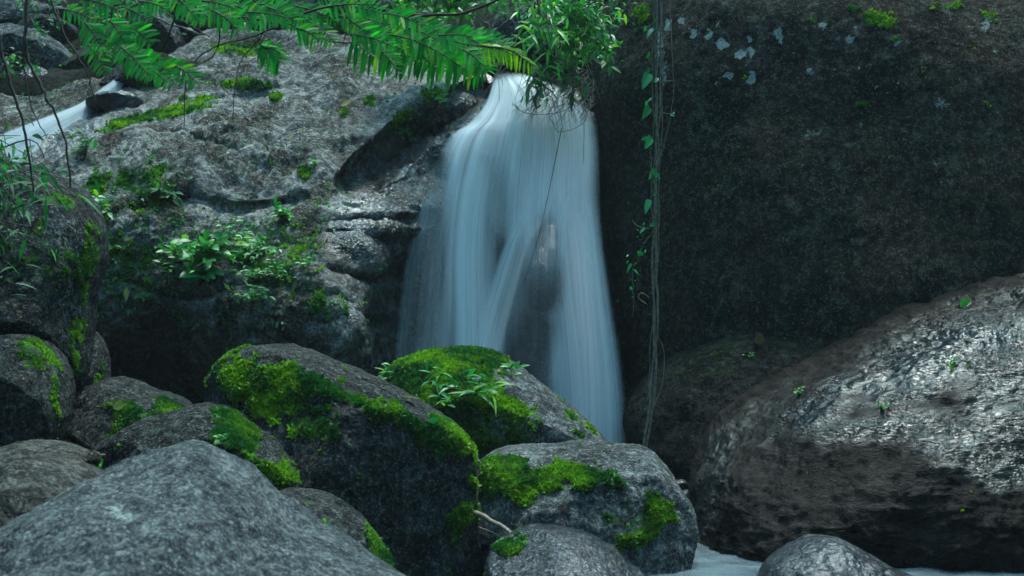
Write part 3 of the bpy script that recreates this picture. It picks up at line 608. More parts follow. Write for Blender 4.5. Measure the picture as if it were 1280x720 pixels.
def build_fall():
    Vs, Fs, Us, Ds = [], [], [], []; n = 0
    def add(s):
        nonlocal n; V, F, f, d = s; Vs.append(V); Fs.append(F + n); Us.append(f); Ds.append(d); n += len(V)
    dep = lambda a, b, c: (lambda U, Vv: a + (c - a) * Vv ** .8)
    ribs = [(682, 305, 20, 42, 0), (680, 360, 27, 60, 8), (664, 430, 32, 70, 14), (650, 490, 30, 60, 14)]
    def main(q, U, Vv):
        d = .17 + 0 * U
        d = np.maximum(d, blobs(q, [(690, 190, 90, 110, 0, 1), (640, 130, 60, 60, 0, .9), (655, 250, 90, 60, 0, .7)]))
        d = np.maximum(d, blobs(q, [(588, 300, 34, 330, -2, .75), (735, 420, 55, 300, -6, .95), (655, 180, 130, 30, 0, .8)]))
        d = d * (1 - .98 * np.clip(blobs(q, ribs), 0, 1)) * (1 - .62 * blobs(q, [(620, 290, 20, 120, 3), (536, 330, 22, 160, 8, .9)]))
        return np.clip(d, 0, 1) * sstep(0, .05, Vv)
    for k in range(3):
        o = k * .09
        add(strip([(619, 88 + k), (606, 128), (584, 154), (556, 174), (535, 225), (520, 310), (514, 410), (508, 500), (506, 560)],
                  [(652 - 3 * k, 90), (700, 108), (736, 134), (750, 176), (752, 236), (756, 300), (768, 380), (780, 460), (788, 540), (792, 600)], lambda U, Vv, o=o: 12.35 - 1.10 * np.sqrt(Vv + .004) - o + .25 * (U - .5) * sstep(0, .3, Vv), 130, 170, 1 + k, .1, main))
    # curtain that leaves the shiny ledge at the left
    def cur(q, U, Vv): return sstep(0, .06, Vv) * (.36 + .45 * sstep(.2, .9, U)) * (1 - .75 * blobs(q, [(618, 290, 16, 110, 3)]))
    add(strip([(520, 246), (502, 330), (492, 420), (488, 500), (486, 560)], [(640, 170), (632, 260), (622, 340), (612, 440), (604, 560)], dep(11.62, 11.5, 11.3), 90, 130, 7, .05, cur))
    # slanting stream in front of the rib, left branch and right branch
    def sl(q, U, Vv): return .9 * sstep(0, .4, Vv) * sstep(0, .3, U) * sstep(1, .75, U)
    add(strip([(640, 190), (640, 260), (618, 330), (596, 400), (580, 470), (572, 560)], [(712, 190), (694, 262), (668, 300), (650, 360), (632, 440), (628, 560)], dep(11.35, 11.25, 11.05), 60, 130, 11, .06, sl))
    def rb(q, U, Vv): return .95 * sstep(0, .35, Vv) * sstep(0, .35, U) * sstep(1, .7, U)
    add(strip([(672, 200), (700, 290), (706, 380), (706, 470), (700, 590)], [(750, 200), (756, 300), (768, 390), (780, 470), (790, 590)], dep(11.35, 11.25, 11.1), 60, 130, 13, .06, rb))
    def cap(q, U, Vv): return .7 * sstep(0, .45, Vv) * sstep(1, .5, Vv) * sstep(0, .3, U) * sstep(1, .7, U)
    add(strip([(640, 200), (634, 250), (640, 300), (636, 380)], [(740, 200), (730, 250), (722, 300), (722, 380)], dep(11.3, 11.22, 11.12), 60, 60, 17, .06, cap))
    def veil(q, U, Vv): return .14 * sstep(0, .3, Vv) * sstep(1, .6, Vv)
    add(strip([(640, 300), (636, 380), (640, 460), (650, 520)], [(730, 300), (730, 380), (730, 460), (730, 520)], dep(11.15, 11.12, 11.1), 50, 60, 19, .05, veil))
    o = make_mesh('waterfall', np.concatenate(Vs), np.concatenate(Fs), M['fall'], uv=np.concatenate(Us), attrs={'dens': np.concatenate(Ds)})
    tag(o, 'silky white waterfall pouring between outcrop and giant boulder', kind='structure')
build_fall()
def build_pool():
    g = np.linspace(0, 1, 200); X, Yy = np.meshgrid(-2.5 + 7.5 * g, 6.0 + 6.8 * g)
    P = np.stack([X.ravel(), Yy.ravel(), 0 * X.ravel()], -1); P[:, 2] = .03 * fbm(P * np.array([.9, 2.2, 1]), 4, 80) + .02 * fbm(P * 5, 3, 81)
    # dark deep sheet below, foam above
    t = NT('dark_pool_water'); nz = t.noise(t.coord((1, 3, 1)), 3, 4, .5)
    m = t.done(t.pbsdf(Base_Color=(.03, .05, .06, 1), Roughness=.22, Normal=t.bump(nz, .3, .05)).outputs[0])
    o = make_mesh('pool_water', P - np.array([0, 0, .03]), gridfaces(200, 200), m, origin=(0, 0, 0)); tag(o, 'dark pool water among the boulders', kind='structure')
    q = topx(P); d = .42 * blobs(q, [(880, 690, 60, 16, 6, 1), (925, 708, 90, 16, 4, 1), (1200, 722, 170, 14, 0, .95), (860, 722, 140, 12, 0, .9), (1000, 722, 300, 8, 0, .6), (850, 670, 20, 14, 0, .7)])
    P2 = P.copy(); P2[:, 2] += .05 * np.clip(d, 0, 1) + .01
    fl = np.stack([P[:, 0] * .9 + .5 * P[:, 1], P[:, 1] * .5 - .12 * P[:, 0], 0 * P[:, 0]], -1)
    o = make_mesh('pool_foam', P2, gridfaces(200, 200), M['pool'], uv=fl, attrs={'dens': d}, origin=(0, 0, 0)); tag(o, 'pale blurred foam drifting over the pool', kind='structure')
    V, F, f, d = strip([(152, 92), (126, 110), (96, 130), (48, 148), (-14, 172)], [(160, 100), (140, 124), (110, 148), (70, 174), (22, 208)], lambda U, Vv: np.interp(Vv, [0, .35, 1], [13.4, 12.9, 11.75]), 50, 90, 23, .03)
    o = make_mesh('upper_stream', V, F, M['upper'], uv=f, attrs={'dens': np.clip(d * .72, 0, 1)}); tag(o, 'small silky stream sliding down at the upper left', kind='structure')
build_pool()
exec_plants = True

# ------------------------------------------------------------------ plants
rng = np.random.RandomState(7)
def P3(px, py, Y): return at(px, py, Y)
def norm(v): v = np.asarray(v, float); return v / (np.linalg.norm(v) + 1e-9)
def sprig(base, label, n_stems=4, h=.25, leaf=(.10, .022), mat='leaf', spread=.8, seed=0, cat='plant', prof='lance', lean=(0, -.2, .8), group=None, name='small_plant', per=5, stem_mat='vine', fan=1.0, droop=.35):
    r = np.random.RandomState(seed); e = empty(name, base, label, cat, group)
    T = Tubes(); L = Leaves(seed)
    for i in range(n_stems):
        d = norm(np.array(lean) + r.normal(0, spread, 3) * np.array([1, .6, .45])); hh = h * r.uniform(.5, 1.1)
        p = [base, base + d * hh * .5 + r.normal(0, .01, 3), base + d * hh + np.array([0, 0, -.18 * hh])]
        c = T.add(p, .0028, .0014, 4, 3)
        for k in range(per):
            t = (k + 1) / per; q = c[min(int(t * (len(c) - 1)), len(c) - 1)]
            a = r.uniform(0, 6.28); ld = norm(d * .5 + np.array([math.cos(a) * fan, -.35 + .3 * math.sin(a), .35 * math.sin(a) + .1]))
            L.add(q, ld, norm(np.array([r.normal(0, .3), -.55, .8])), leaf[0] * r.uniform(.55, 1.15), leaf[1] * r.uniform(.7, 1.15), droop * r.uniform(.3, 1.4), .25, prof)
    T.build('stem', M[stem_mat], e); L.build('foliage', M[mat], e); return e

# sprigs on the mossy boulders
K5 = [k for k in ROCKS if k.startswith('moss capped')][0]
for i, (x, y, ns, h, lf, lb) in enumerate([
    (592, 492, 7, .26, (.17, .026), 'broad clump of long narrow leaves on the moss capped boulder'),
    (545, 480, 4, .16, (.14, .022), 'small clump of narrow leaves left of the broad clump on the moss capped boulder'),
    (484, 474, 5, .16, (.10, .020), 'leafy sprig at the left edge of the moss capped boulder'),
    (556, 508, 3, .12, (.12, .018), 'drooping narrow leaves below the clump on the moss capped boulder'),
    (640, 470, 2, .14, (.11, .034), 'upright sprig with two wide leaves at the right of the moss capped boulder')]):
    p, n = onrock(K5, x, y); sprig(p, lb, ns, h, lf, 'leaf', .75, 200 + i, per=4, name='leafy_sprig', group='leafy sprigs on the moss capped boulder', lean=(0, -.25, .5))
# plants on the outcrop face
OP = [
 (262, 322, 10, .20, (.115, .055), 'oval', 'leaf', 'broad leaved plant cluster in the middle of the outcrop face'),
 (230, 318, 6, .17, (.11, .035), 'oval', 'leaf', 'glossy plant at the left end of the outcrop cluster'),
 (300, 320, 8, .16, (.08, .030), 'lance', 'leaf', 'leafy plant right beside the broad leaved cluster'),
 (330, 310, 9, .22, (.07, .020), 'lance', 'leaf', 'taller narrow leaved plant at the right of the cluster'),
 (352, 272, 8, .13, (.07, .026), 'oval', 'leaf', 'round bright green plant on the upper outcrop face'),
 (350, 345, 7, .18, (.06, .017), 'lance', 'leaf', 'thin stemmed plant low on the outcrop face'),
 (318, 372, 5, .16, (.07, .018), 'lance', 'leaf', 'small plant below the cluster trailing down the face'),
 (385, 330, 3, .10, (.07, .016), 'lance', 'leaf', 'little plant with pointed leaves near the shiny ledge'),
 (238, 338, 9, .22, (.06, .02), 'lance', 'leaf', 'fine leaved plant just below the broad leaved cluster'),
 (285, 300, 8, .2, (.06, .022), 'lance', 'leaf', 'fine leaved plant just above the broad leaved cluster'),
 (322, 345, 9, .22, (.055, .018), 'lance', 'leaf', 'bushy small leaved plant under the taller narrow leaved plant'),
 (252, 345, 3, .12, (.12, .070), 'heart', 'vineleaf', 'plant with large round pale leaves hanging below the cluster'),
 (205, 244, 5, .10, (.07, .028), 'oval', 'deep', 'small glossy plant high on the left of the outcrop face'),
 (130, 262, 6, .14, (.10, .035), 'lance', 'leaf', 'green leaves at the gap beside the speckled boulder'),
 (135, 308, 4, .10, (.08, .025), 'lance', 'leaf', 'plant with pale tips just right of the speckled boulder'),
 (120, 392, 2, .06, (.05, .022), 'oval', 'leaf', 'tiny seedling above the narrow wedged stone'),
 (185, 372, 4, .07, (.05, .022), 'oval', 'deep', 'low dark seedling on the shaded left of the face'),
 (168, 450, 3, .07, (.04, .018), 'oval', 'deep', 'tiny plant in the dark hollow above the angular boulder'),
 (110, 185, 6, .16, (.10, .024), 'lance', 'deep', 'shaded plant below the upper stream'),
 (498, 160, 7, .12, (.04, .018), 'oval', 'leaf', 'creeping plant on the edge of the dark wet slab'),
 (545, 122, 6, .10, (.04, .018), 'oval', 'leaf', 'creeping plant just under the hanging fronds near the lip'),
 (410, 375, 5, .08, (.04, .016), 'oval', 'deep', 'dark creeping plant on the wet face near the fall'),
 (395, 205, 2, .05, (.05, .02), 'oval', 'leaf', 'small tuft beside the moss ball on the outcrop')]
for i, (x, y, ns, h, lf, pr, mt, lb) in enumerate(OP):
    p, n = onrock('outcrop', x, y, .0); sprig(p, lb, int(ns * 1.6), h * 1.25, (lf[0] * 1.15, lf[1] * 1.2), mt, .9, 230 + i, per=5, prof=pr, lean=tuple(n * .8 + np.array([0, -.2, .25])), name='cliff_plant', group='small plants rooted in the outcrop face')
# tiny creeping leaves scattered over the outcrop
def creeping():
    V, N, F = ROCKS['outcrop']; q = topx(V); r = np.random.RandomState(3)
    m = blobs(q, [(170, 240, 70, 60, 0, .55), (200, 340, 110, 60, 0, .6), (340, 310, 60, 50, 0, .7), (360, 370, 60, 40, 0, .5), (240, 300, 60, 40, 0, .7), (130, 330, 30, 70, 0, .9), (400, 400, 50, 30, 0, .35), (520, 140, 50, 25, -35, .7), (320, 200, 60, 30, 0, .25), (410, 250, 40, 40, 0, .4), (60, 120, 60, 20, 0, .5), (250, 410, 90, 30, 0, .35)]) + .04
    m *= (fbm(V * 5, 4, 90, .6) + .45).clip(0, 1) ** 2; m[q[:, 0] > 600] = 0; m[V[:, 1] > 14] = 0
    idx = r.choice(len(V), 3600, p=m / m.sum()); P = V[idx] + N[idx] * .008; d = N[idx] + r.normal(0, .8, P.shape)
    L = Leaves(5); s = r.uniform(.014, .042, len(P)); L.add(P, d, N[idx] + r.normal(0, .4, P.shape), s, s * .5, .4, .2, 'oval')
    # dry litter
    o = L.build('creeping_leaves', M['deep']); tag(o, 'tiny creeping leaves spread over the outcrop face', 'ground cover', kind='stuff')
    idx = r.choice(len(V), 2600, p=m / m.sum()); P = V[idx] + N[idx] * .004; d = r.normal(0, 1, P.shape) + np.array([0, 0, -.4])
    L = Leaves(6); s = r.uniform(.02, .07, len(P)); L.add(P, d, N[idx], s, s * .08, .2, .2, 'strip')
    o = L.build('dry_litter', M['dead']); tag(o, 'dry rootlets and straw clinging to the outcrop face', 'plant litter', kind='stuff')
creeping()

# feathery fronds on branches hanging into the picture
def frond(L, T, pts, leaf_len, n, Y, seed, width=.10, droop=.55, side=1.0, both=True):
    """a rachis along pixel points with comb-like leaflets"""
    r = np.random.RandomState(seed); p3 = np.array([P3(x, y, Y + dy) for x, y, dy in [(p[0], p[1], p[2] if len(p) > 2 else 0) for p in pts]])
    n = int(n * 1.3); c = T.add(p3, .004, .0015, 4, 4); m = len(c); d = np.gradient(c, axis=0); Ps, Ds, Ns, Ls = [], [], [], []
    for k in range(n):
        t = (k + .5) / n; f = t * (m - 1); i = int(f); q = c[i] * (1 - (f - i)) + c[min(i + 1, m - 1)] * (f - i); dd = norm(d[i])
        s = norm(np.cross(dd, [0, -1, .35])); taper = math.sin(math.pi * min(1, .22 + t * .80)) ** .5
        for sg in ((1, -1) if both else (1,)):
            Ps.append(q); Ds.append(norm(dd * .55 + s * sg * side + np.array([0, 0, -droop * .4]) + r.normal(0, .13, 3))); Ns.append(norm([r.normal(0, .25), -1, .45 + r.normal(0, .25)])); Ls.append(leaf_len * taper * r.uniform(.85, 1.1))
    Ls = np.array(Ls); L.add(np.array(Ps), np.array(Ds), np.array(Ns), Ls, Ls * width * 1.75, droop * .35, .12, 'strip', var=np.clip(r.normal(.45, .3, len(Ls)), 0, 1))
def px2m(v, Y): return v * K * Y
def branch(name, label, wood, fronds, Y, seed, mat='frond', leaf=30, group=None, random_fill=None, wmat='twig', cat='branch'):
    w0 = wood[0][0]; e = empty(name, P3(w0[0][0], w0[0][1], Y), label, cat, group)
    T = Tubes(); L = Leaves(seed); np.random.seed(seed)
    for pts, r0, r1 in wood: T.add(np.array([P3(p[0], p[1], Y + (p[2] if len(p) > 2 else 0)) for p in pts]), px2m(r0, Y), px2m(r1, Y), 7, 5, .002)
    T2 = T  # leaf stalks of the fronds go into the twig mesh too
    for i, fr in enumerate(fronds): frond(L, T2, fr[0], px2m(fr[1], Y), fr[2], Y, seed * 50 + i, droop=fr[3] if len(fr) > 3 else .5)
    T.build('twig', M[wmat], e)
    if fronds: L.build('foliage', M[mat], e)
    return e
def fill(region, n, seed, ln=(55, 85), ang=(10, 50), leaf=(22, 32), k=11):
    r = np.random.RandomState(seed); out = []; a = np.array(region, float); lo, hi = a.min(0), a.max(0)
    while len(out) < n:
        q = r.uniform(lo, hi)
        if not inside(q[None], region)[0]: continue
        t = R(r.uniform(*ang)); l = r.uniform(*ln); dz = r.uniform(-.35, .35)
        out.append(([(q[0], q[1], dz), (q[0] + l * .5 * math.cos(t), q[1] + l * .42 * math.sin(t), dz - .03), (q[0] + l * math.cos(t), q[1] + l * .95 * math.sin(t) + 4, dz - .06)], r.uniform(*leaf), k, r.uniform(.1, .6)))
    return out
fc = fill([(300, -10), (470, 2), (570, 34), (600, 56), (540, 62), (420, 44), (320, 20)], 30, 11, (45, 72), (-8, 45), (16, 22), 10) + fill([(300, 0), (440, 20), (560, 44), (600, 62), (520, 60), (400, 36)], 12, 19, (40, 66), (-5, 40), (15, 21), 9) + fill([(470, 30), (600, 45), (620, 66), (560, 78), (470, 60)], 10, 18, (30, 46), (10, 60), (18, 24), 7)
fringe = [([(440 + 28 * i, 50 + 4 * i, -.1), (455 + 28 * i, 62 + 4 * i, -.12), (468 + 28 * i, 72 + 3.5 * i, -.14)], 30, 6, .75) for i in range(6)]
branch('fern_branch', 'emerald feathery fronds on a long branch hanging over the outcrop crest', [([(380, -25), (440, 2), (500, 16), (570, 18), (612, 4), (640, -12)], 2.4, 1.6), ([(300, -10), (400, 48), (480, 52), (560, 60)], 1.2, .7), ([(430, -10), (440, 20), (430, 50)], 1, .6)], fc + fringe, 6.6, 3)
branch('fern_branch', 'yellow green feathery frond at the tip of the branch above the waterfall lip', [([(570, 52), (600, 58), (630, 62)], .8, .5)], [([(602, 58), (636, 62), (672, 86)], 19, 14, 1.3), ([(596, 56), (620, 60), (640, 68)], 13, 8, 1.0)], 6.1, 4, 'frondy')
fl = fill([(75, 25), (150, 20), (200, 55), (150, 70), (95, 60)], 9, 13, (36, 60), (20, 60), (17, 23), 9) + fill([(130, 60), (190, 62), (250, 90), (180, 90)], 8, 14, (34, 54), (5, 40), (17, 22), 9) + fill([(60, 0), (180, -5), (200, 15), (90, 25)], 6, 15, (34, 54), (0, 60), (16, 22), 8)
branch('fern_branch', 'emerald feathery fronds hanging in front of the upper stream at the top left', [([(235, -20), (212, 40), (190, 90), (150, 150), (135, 175)][:3], 1.8, 1.0), ([(148, -10), (140, 20), (118, 60), (108, 82)], 1.6, 1)], fl, 6.2, 5)
ft = fill([(190, -8), (330, -10), (345, 20), (250, 22)], 12, 16, (40, 60), (0, 50), (16, 22), 9) + [([(325, 55, 0), (340, 68, 0), (352, 78, 0)], 24, 8, .7), ([(318, 62, 0), (335, 60, 0), (350, 66, 0)], 20, 8, .6), ([(370, 35, 0), (385, 40, 0), (398, 50, 0)], 22, 7, .6)]
branch('fern_branch', 'dark twigs with feathery fronds crossing the top left of the outcrop', [([(430, 5), (370, 20), (320, 45), (270, 58), (235, 90), (230, 160)], 1.7, .6), ([(275, 10), (272, 60), (250, 80), (222, 82)], 1.2, .6), ([(350, -20), (330, 40), (300, 80), (290, 150)], 1.1, .5), ([(260, 12), (320, 25), (350, 10)], 1.6, 1)], ft, 6.3, 6)
for i, (pts, r0, r1, lb) in enumerate([
    ([(34, -20), (32, 30), (34, 70), (52, 110), (72, 150), (84, 190), (88, 235)], 2.4, 1.2, 'longest dark twig hanging in front of the upper stream'),
    ([(-6, 30), (6, 80), (18, 120), (32, 170), (42, 240)], 2.6, 1.4, 'dark twig hanging down at the far left edge'),
    ([(60, -10), (80, 40), (100, 74), (112, 100), (118, 126)], 1.4, .8, 'thin twig curving down to the upper stream'),
    ([(30, 50), (31, 95), (42, 140), (58, 170)], 1.2, .6, 'short thin twig between the two thick hanging twigs'),
    ([(148, -10), (142, 12), (122, 55), (108, 84)], 1.7, .9, 'forked twig ending near the tan boulder'),
    ([(160, -8), (190, 20), (230, 36), (262, 46)], 1.6, 1.1, 'pale bare twig slanting over the background boulders'),
    ([(165, 10), (200, 14), (235, 30), (258, 44)], 1.0, .7, 'thin bare twig beside the pale slanting twig')]):
    T = Tubes(); np.random.seed(300 + i); Yb = 6.4 if i < 5 else 7.5
    T.add(np.array([P3(x, y, Yb) for x, y in pts]), px2m(r0, Yb), px2m(r1, Yb), 7, 6, .0025)
    o = T.build('twig', M['twig'] if i != 5 else M['pale']); tag(o, lb, 'twig', 'bare twigs hanging at the upper left')

# shrub above the lip and its dry stems
def shrub(name, label, base, region, Y, n, leaf, mat, seed, stems=14, prof='lance', kind=None, cat='shrub', smat='twig', dY=.5):
    r = np.random.RandomState(seed); e = empty(name, P3(base[0], base[1], Y), label, cat); T = Tubes(); L = Leaves(seed)
    a = np.array(region, float); lo, hi = a.min(0), a.max(0); b = P3(base[0], base[1], Y); pts = []
    while len(pts) < stems:
        q = r.uniform(lo, hi)
        if inside(q[None], region)[0]: pts.append(P3(q[0], q[1], Y + r.uniform(-dY, dY)))
    tips = []
    for p in pts:
        mid = (b + p) / 2 + r.normal(0, .06, 3) + np.array([0, 0, .06]); c = T.add([b, mid, p], .006, .002, 4, 4); tips.append(c)
        q2 = p + r.normal(0, .12, 3); tips.append(T.add([mid, (mid + q2) / 2 + r.normal(0, .03, 3), q2], .003, .0012, 4, 4))
    P = []; 
    for _ in range(n):
        c = tips[r.randint(len(tips))]; i = min(int(r.beta(3, 1.2) * len(c)), len(c) - 1); P.append(c[i] + r.normal(0, .035, 3))
    P = np.array(P); d = r.normal(0, 1, P.shape) + np.array([0, -.4, -.15]); s = r.uniform(.6, 1.2, n)
    L.add(P, d, r.normal(0, .5, P.shape) + np.array([0, -.4, 1]), leaf[0] * s, leaf[1] * s, .3, .25, prof)
    T.build('stem', M[smat], e); L.build('foliage', M[mat], e); return e
shrub('leafy_shrub', 'dense bright green shrub hanging over the right side of the waterfall lip', (720, 10), [(650, -20), (770, -25), (778, 20), (762, 60), (735, 84), (700, 66), (660, 40)], 11.3, 1300, (.085, .032), 'leaf', 21, 34)
shrub('leafy_shrub', 'narrow leaved bamboo like shrub just above the yellow green frond', (670, 0), [(650, 20), (690, 20), (706, 48), (680, 68), (655, 50)], 11.0, 120, (.15, .024), 'leaf', 22, 8)
shrub('leafy_shrub', 'sparse shrub of small bright leaves behind the long branch', (590, -20), [(470, -25), (650, -25), (640, 14), (560, 12), (480, 8)], 12.6, 1300, (.09, .036), 'leaf', 23, 34)
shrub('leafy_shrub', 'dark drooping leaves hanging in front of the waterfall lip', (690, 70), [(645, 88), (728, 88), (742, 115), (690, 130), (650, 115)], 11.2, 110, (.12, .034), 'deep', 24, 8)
shrub('bamboo_clump', 'bamboo like leaves hanging over the speckled boulder at the left edge', (-30, 200), [(-30, 170), (30, 165), (70, 200), (60, 250), (20, 260), (-20, 300)], 8.0, 170, (.14, .024), 'deep', 25, 14)
shrub('bamboo_clump', 'lower dark leaves in front of the speckled boulder', (-30, 260), [(-20, 250), (30, 250), (60, 290), (50, 340), (0, 420)], 7.9, 60, (.13, .022), 'deep', 26, 9)
shrub('leafy_shrub', 'small round leaved creeper over the pale boulder at the upper left', (-10, 90), [(-10, 70), (40, 68), (60, 90), (30, 110), (0, 100)], 13.9, 110, (.06, .036), 'deep', 27, 9, prof='oval')
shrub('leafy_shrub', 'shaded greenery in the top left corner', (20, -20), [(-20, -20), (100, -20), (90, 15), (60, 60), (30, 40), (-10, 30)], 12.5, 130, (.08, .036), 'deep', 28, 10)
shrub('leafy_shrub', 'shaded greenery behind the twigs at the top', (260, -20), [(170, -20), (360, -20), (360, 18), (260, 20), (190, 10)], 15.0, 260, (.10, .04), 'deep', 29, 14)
def dry_tangle():
    r = np.random.RandomState(31); Y = 11.5; e = empty('dry_stem_tangle', P3(700, 40, Y), 'tangle of pale dry stems and rootlets under the shrub at the lip', 'dead stems'); T = Tubes()
    for i in range(60):
        a = np.array([r.uniform(600, 740), r.uniform(0, 80)]); t = R(r.uniform(20, 160)); l = r.uniform(25, 80); y0 = Y + r.uniform(-.2, .4)
        T.add([P3(a[0], a[1], y0), P3(a[0] + l * .5 * math.cos(t) + r.normal(0, 5), a[1] + l * .5 * math.sin(t), y0 - .05), P3(a[0] + l * math.cos(t), a[1] + l * math.sin(t), y0)], .0035 * r.uniform(.5, 1.3), .0015, 4, 4)
    for i in range(260):
        a = np.array([r.uniform(668, 744), r.uniform(88, 132)]); l = r.uniform(12, 52) * (1.2 if i % 9 == 0 else .6); y0 = 11.4 + r.uniform(-.1, .2)
        T.add([P3(a[0], a[1], y0), P3(a[0] - r.uniform(0, 12), a[1] + l * .35, y0 - .08), P3(a[0] - r.uniform(-4, 26), a[1] + l, y0 - .1)], .003 * r.uniform(.4, 1.1), .001, 4, 3)
    T.build('stem', M['pale'], e)
    T = Tubes(); y0 = 11.1
    for p in ([(730, 130), (730, 170), (729, 204)], [(702, 160), (688, 230), (672, 300), (652, 360)], [(640, 130), (660, 142), (700, 140), (735, 120)], [(725, 110), (732, 150), (700, 165), (690, 150)]):
        T.add([P3(a, b, y0) for a, b in p], .003, .0015, 4, 5)
    T.build('hanging_root', M['twig'], e)
dry_tangle()
# hanging vine in front of the giant boulder
def vine():
    Y = 9.6; e = empty('hanging_vine', P3(816, 0, Y), 'long leafy vine hanging in front of the giant boulder', 'vine'); T = Tubes(); D = Tubes(); L = Leaves(9); np.random.seed(5)
    T.add([P3(*p, Y) for p in [(818, -20), (817, 40), (815, 100), (817, 160), (813, 200), (822, 260), (815, 290), (805, 305), (797, 325), (790, 340), (792, 370), (790, 395)]], .005, .003, 5, 5, .003)
    T.add([P3(*p, Y + .02) for p in [(790, 276), (798, 283), (812, 286)]], .003, .002, 4, 4)
    T.add([P3(*p, Y + .02) for p in [(762, -10), (766, 20), (760, 60), (754, 80), (742, 72), (745, 48), (760, 40)]], .004, .002, 4, 5)
    T.add([P3(*p, Y) for p in [(816, 100), (830, 101), (842, 101)]], .002, .0015, 4, 3); T.add([P3(*p, Y) for p in [(816, 142), (828, 141), (838, 143)]], .002, .0015, 4, 3)
    for off, c in ((0, 1), (3, 2), (-2, 3), (5, 4)):
        D.add([P3(x + off + 2 * math.sin(y * .03 * c + c), y, Y + .02 * c) for x, y in [(820, -20), (822, 80), (820, 180), (817, 240), (818, 330), (816, 420), (813, 500), (806, 560)]][: (9 if c < 3 else 7)], .006 if c < 3 else .004, .009 if c < 3 else .003, 5, 5, .004)
    D.add([P3(*p, Y) for p in [(838, -10), (840, 60), (842, 100), (838, 145), (826, 195), (820, 215)]], .003, .002, 4, 4, .003)
    D.add([P3(*p, Y) for p in [(816, 510), (828, 480), (830, 440), (822, 420)]], .003, .002, 4, 4); D.add([P3(*p, Y) for p in [(808, 380), (798, 372), (802, 366), (812, 372)]], .003, .002, 4, 4)
    r = np.random.RandomState(2)
    for y in range(20, 540, 22):
        a = r.uniform(-1, 1); D.add([P3(817, y, Y), P3(817 + a * 8, y + r.uniform(-6, 6), Y - .02), P3(817 + a * 14, y + r.uniform(-8, 10), Y)], .0018, .001, 3, 2)
    for x, y, l, dx, dz in [(818, 36, 17, -.6, -.55), (812, 66, 8, -.4, -.4), (812, 92, 24, -.6, -.8), (812, 134, 20, -.7, -.6), (814, 172, 20, -.6, -.6), (808, 174, 10, -.9, .2), (820, 212, 14, -.5, -.4), (818, 216, 11, .6, -.4), (812, 250, 16, -.5, -.9), (806, 286, 10, -.5, -.4), (812, 282, 10, .4, .2), (797, 317, 13, .6, .1), (790, 330, 12, -.4, -.5), (792, 338, 10, .5, -.3), (790, 362, 8, -.2, .5), (822, 102, 6, .4, .5), (838, 143, 7, .6, -.1)]:
        L.add(P3(x, y, Y), norm([dx, -.25 + r.normal(0, .3), dz]), norm([r.normal(0, .6), -.9, .5 + r.normal(0, .5)]), px2m(l * .85, Y), px2m(l * .5, Y), r.uniform(.1, .6), .35, 'heart')
        for _ in range(2): L.add(P3(x + r.normal(0, 4), y + r.uniform(-14, 14), Y), norm(r.normal(0, 1, 3) + [0, -.3, -.4]), norm(r.normal(0, .5, 3) + [0, -1, .4]), px2m(l * .35, Y), px2m(l * .18, Y), .3, .3, 'oval')
    T.build('stem', M['vine'], e); D.build('dry_stem', M['pale'], e); L.build('foliage', M['vineleaf'], e)
vine()
# single fallen leaves, sprouts and a stick
def leaf_on(key, px, py, l, w, mat, label, d=(1, 0, .1), name='fallen_leaf', prof='lance', lift=.015, cat='leaf', up=None):
    p, n = onrock(key, px, py, lift); L = Leaves(int(px)); L.add(p, norm(d), n if up is None else up, px2m(l, p[1]), px2m(w, p[1]), .05, .2, prof)
    o = L.build(name, M[mat]); tag(o, label, cat); return o
rk = lambda s: [k for k in ROCKS if k.startswith(s)][0]
leaf_on(rk('dark round'), 948, 428, 16, 12, 'dead', 'brown pointed leaf standing on the dark shaded boulder', (.1, -.2, 1), lift=.0, prof='heart', up=(0, -1, .2))
leaf_on(rk('large wet'), 1200, 384, 17, 10, 'leaf', 'bright green leaf stuck on the wet brown boulder', (.7, -.2, .7), up=(0, -1, .4))
leaf_on(rk('angular'), 141, 508, 16, 11, 'yellow', 'yellowish leaf lying on the angular dark boulder', (1, -.2, .2), prof='oval')
leaf_on('outcrop', 425, 132, 15, 9, 'yellow', 'pale dry leaf beside a moss tuft on the bright outcrop top', (1, -.3, .4))
leaf_on(rk('tall upright'), 500, 496, 26, 9, 'yellow', 'yellow green leaf resting on top of the tall upright boulder', (1, -.1, -.1), prof='oval')
leaf_on(rk('tall upright'), 536, 528, 14, 9, 'vineleaf', 'pale bluish leaf on the mossy shoulder of the tall upright boulder', (.6, -.4, .5))
leaf_on('outcrop', 160, 360, 18, 7, 'yellow', 'yellow leaf hanging on the dark outcrop face', (0, -.2, -1), up=(0, -1, 0))
leaf_on('outcrop', 229, 340, 19, 4, 'pale' if False else 'dead', 'pale straw piece hanging below the plant cluster', (0, -.1, -1), up=(0, -1, 0), prof='strip')
leaf_on(rk('brown grey'), 62, 628, 16, 6, 'dead', 'reddish dry leaf on the brown grey boulder', (1, -.1, .1))
for i, (x, y, k, lb) in enumerate([(1188, 452, 'large wet', 'tiny clover on the wet brown boulder'), (937, 443, 'dark round', 'small sprout on the dark shaded boulder'), (998, 490, 'large wet', 'tiny sprout low on the wet brown boulder left slope'), (1100, 508, 'large wet', 'tiny sprout in the middle of the wet brown boulder'),
                          (128, 588, 'low boulder', 'feathery green plant between the low algae boulder and the flat boulder'), (118, 580, 'low boulder', 'small green plant beside the reddish pebble'), (404, 662, 'rounded boulder with thin', 'little plant growing on the rounded boulder'), (278, 555, 'low boulder', 'pale grass blade tuft on the low algae boulder')]):
    p, n = onrock(rk(k), x, y); sprig(p, lb, 4, .045 if i < 4 else .07, (.03, .018) if i < 4 else (.045, .014), 'leaf', .9, 400 + i, per=4, prof='oval', name='sprout')
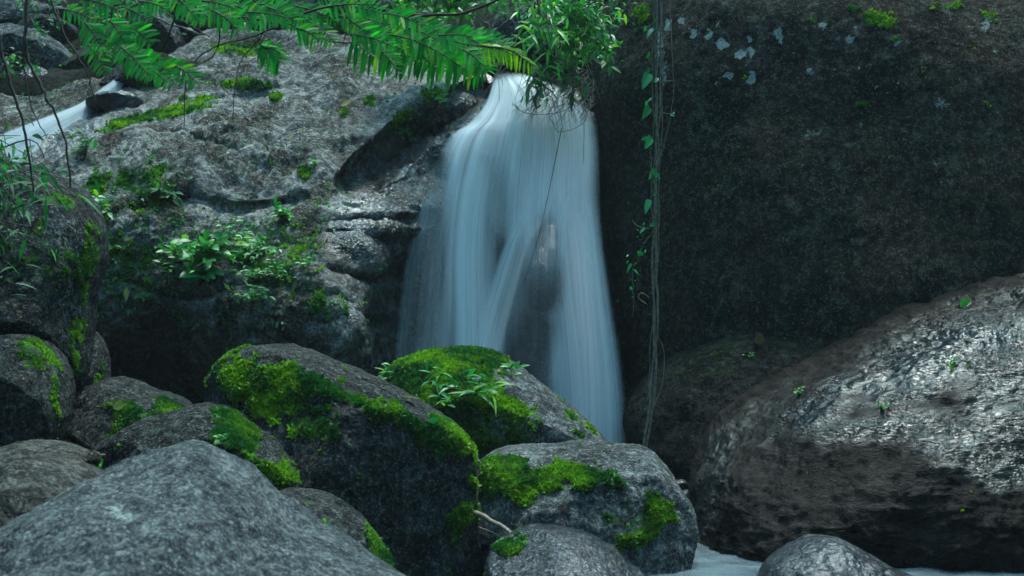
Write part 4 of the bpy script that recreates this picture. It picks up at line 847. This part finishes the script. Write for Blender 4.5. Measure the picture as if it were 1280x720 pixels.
T = Tubes(); T.add([P3(590, 640, 8.0), P3(625, 656, 7.8), P3(655, 680, 7.5)], .016, .010, 7, 4, .003); o = T.build('stick', M['pale']); tag(o, 'thick bare stick wedged between the tall boulder and the flat topped boulder', 'stick')
T = Tubes(); T.add([P3(596, 658, 8.0), P3(620, 668, 7.8), P3(645, 684, 7.6)], .005, .003, 5, 4); o = T.build('stick', M['pale']); tag(o, 'thin pale twig just below the thick wedged stick', 'stick')
p, n = onrock(rk('tall upright'), 460, 474); T = Tubes(); T.add([p + np.array([-.06, 0, .03]), p + np.array([0, -.01, .01]), p + np.array([.12, 0, -.02]), p + np.array([.16, 0, .01])], .004, .003, 4, 4); o = T.build('stick', M['twig']); tag(o, 'dark broken twig lying on the top edge of the tall boulder', 'stick')

# undergrowth on the bank behind
def undergrowth():
    r = np.random.RandomState(44); n = 20000; x = r.uniform(-7, 4, n); y = r.uniform(16.4, 20.5, n); z = ground_h(x, y) + r.uniform(-.3, .6, n)
    P = np.stack([x, y, z], -1); P = P[fbm(P * .8, 3, 9) > -.12]
    L = Leaves(8); s = r.uniform(.06, .2, len(P)); L.add(P, r.normal(0, 1, P.shape) + np.array([0, -.4, -.1]), r.normal(0, .5, P.shape) + np.array([0, -.3, 1]), s, s * .35, .3)
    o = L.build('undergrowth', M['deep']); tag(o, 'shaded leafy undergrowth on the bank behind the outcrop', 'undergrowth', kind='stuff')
undergrowth()

def litter():
    r = np.random.RandomState(77); L = Leaves(12)
    for k, (V, N, F) in ROCKS.items():
        if k == 'outcrop' or 'giant' in k or 'wet brown' in k: continue
        q = topx(V); m = np.where((N[:, 2] > .45) & (q[:, 0] > 0) & (q[:, 0] < 1280) & (q[:, 1] > 380) & (q[:, 1] < 720))[0]
        if len(m) < 20: continue
        i = r.choice(m, 7); P = V[i] + N[i] * .012; s = r.uniform(.012, .05, 7); L.add(P, r.normal(0, 1, (7, 3)) * [1, 1, .2], N[i], s, s * r.uniform(.08, .45), .05, .2)
    o = L.build('leaf_litter', M['dead']); tag(o, 'small dead leaf scraps scattered over the boulders', 'leaf litter', kind='stuff')
litter()
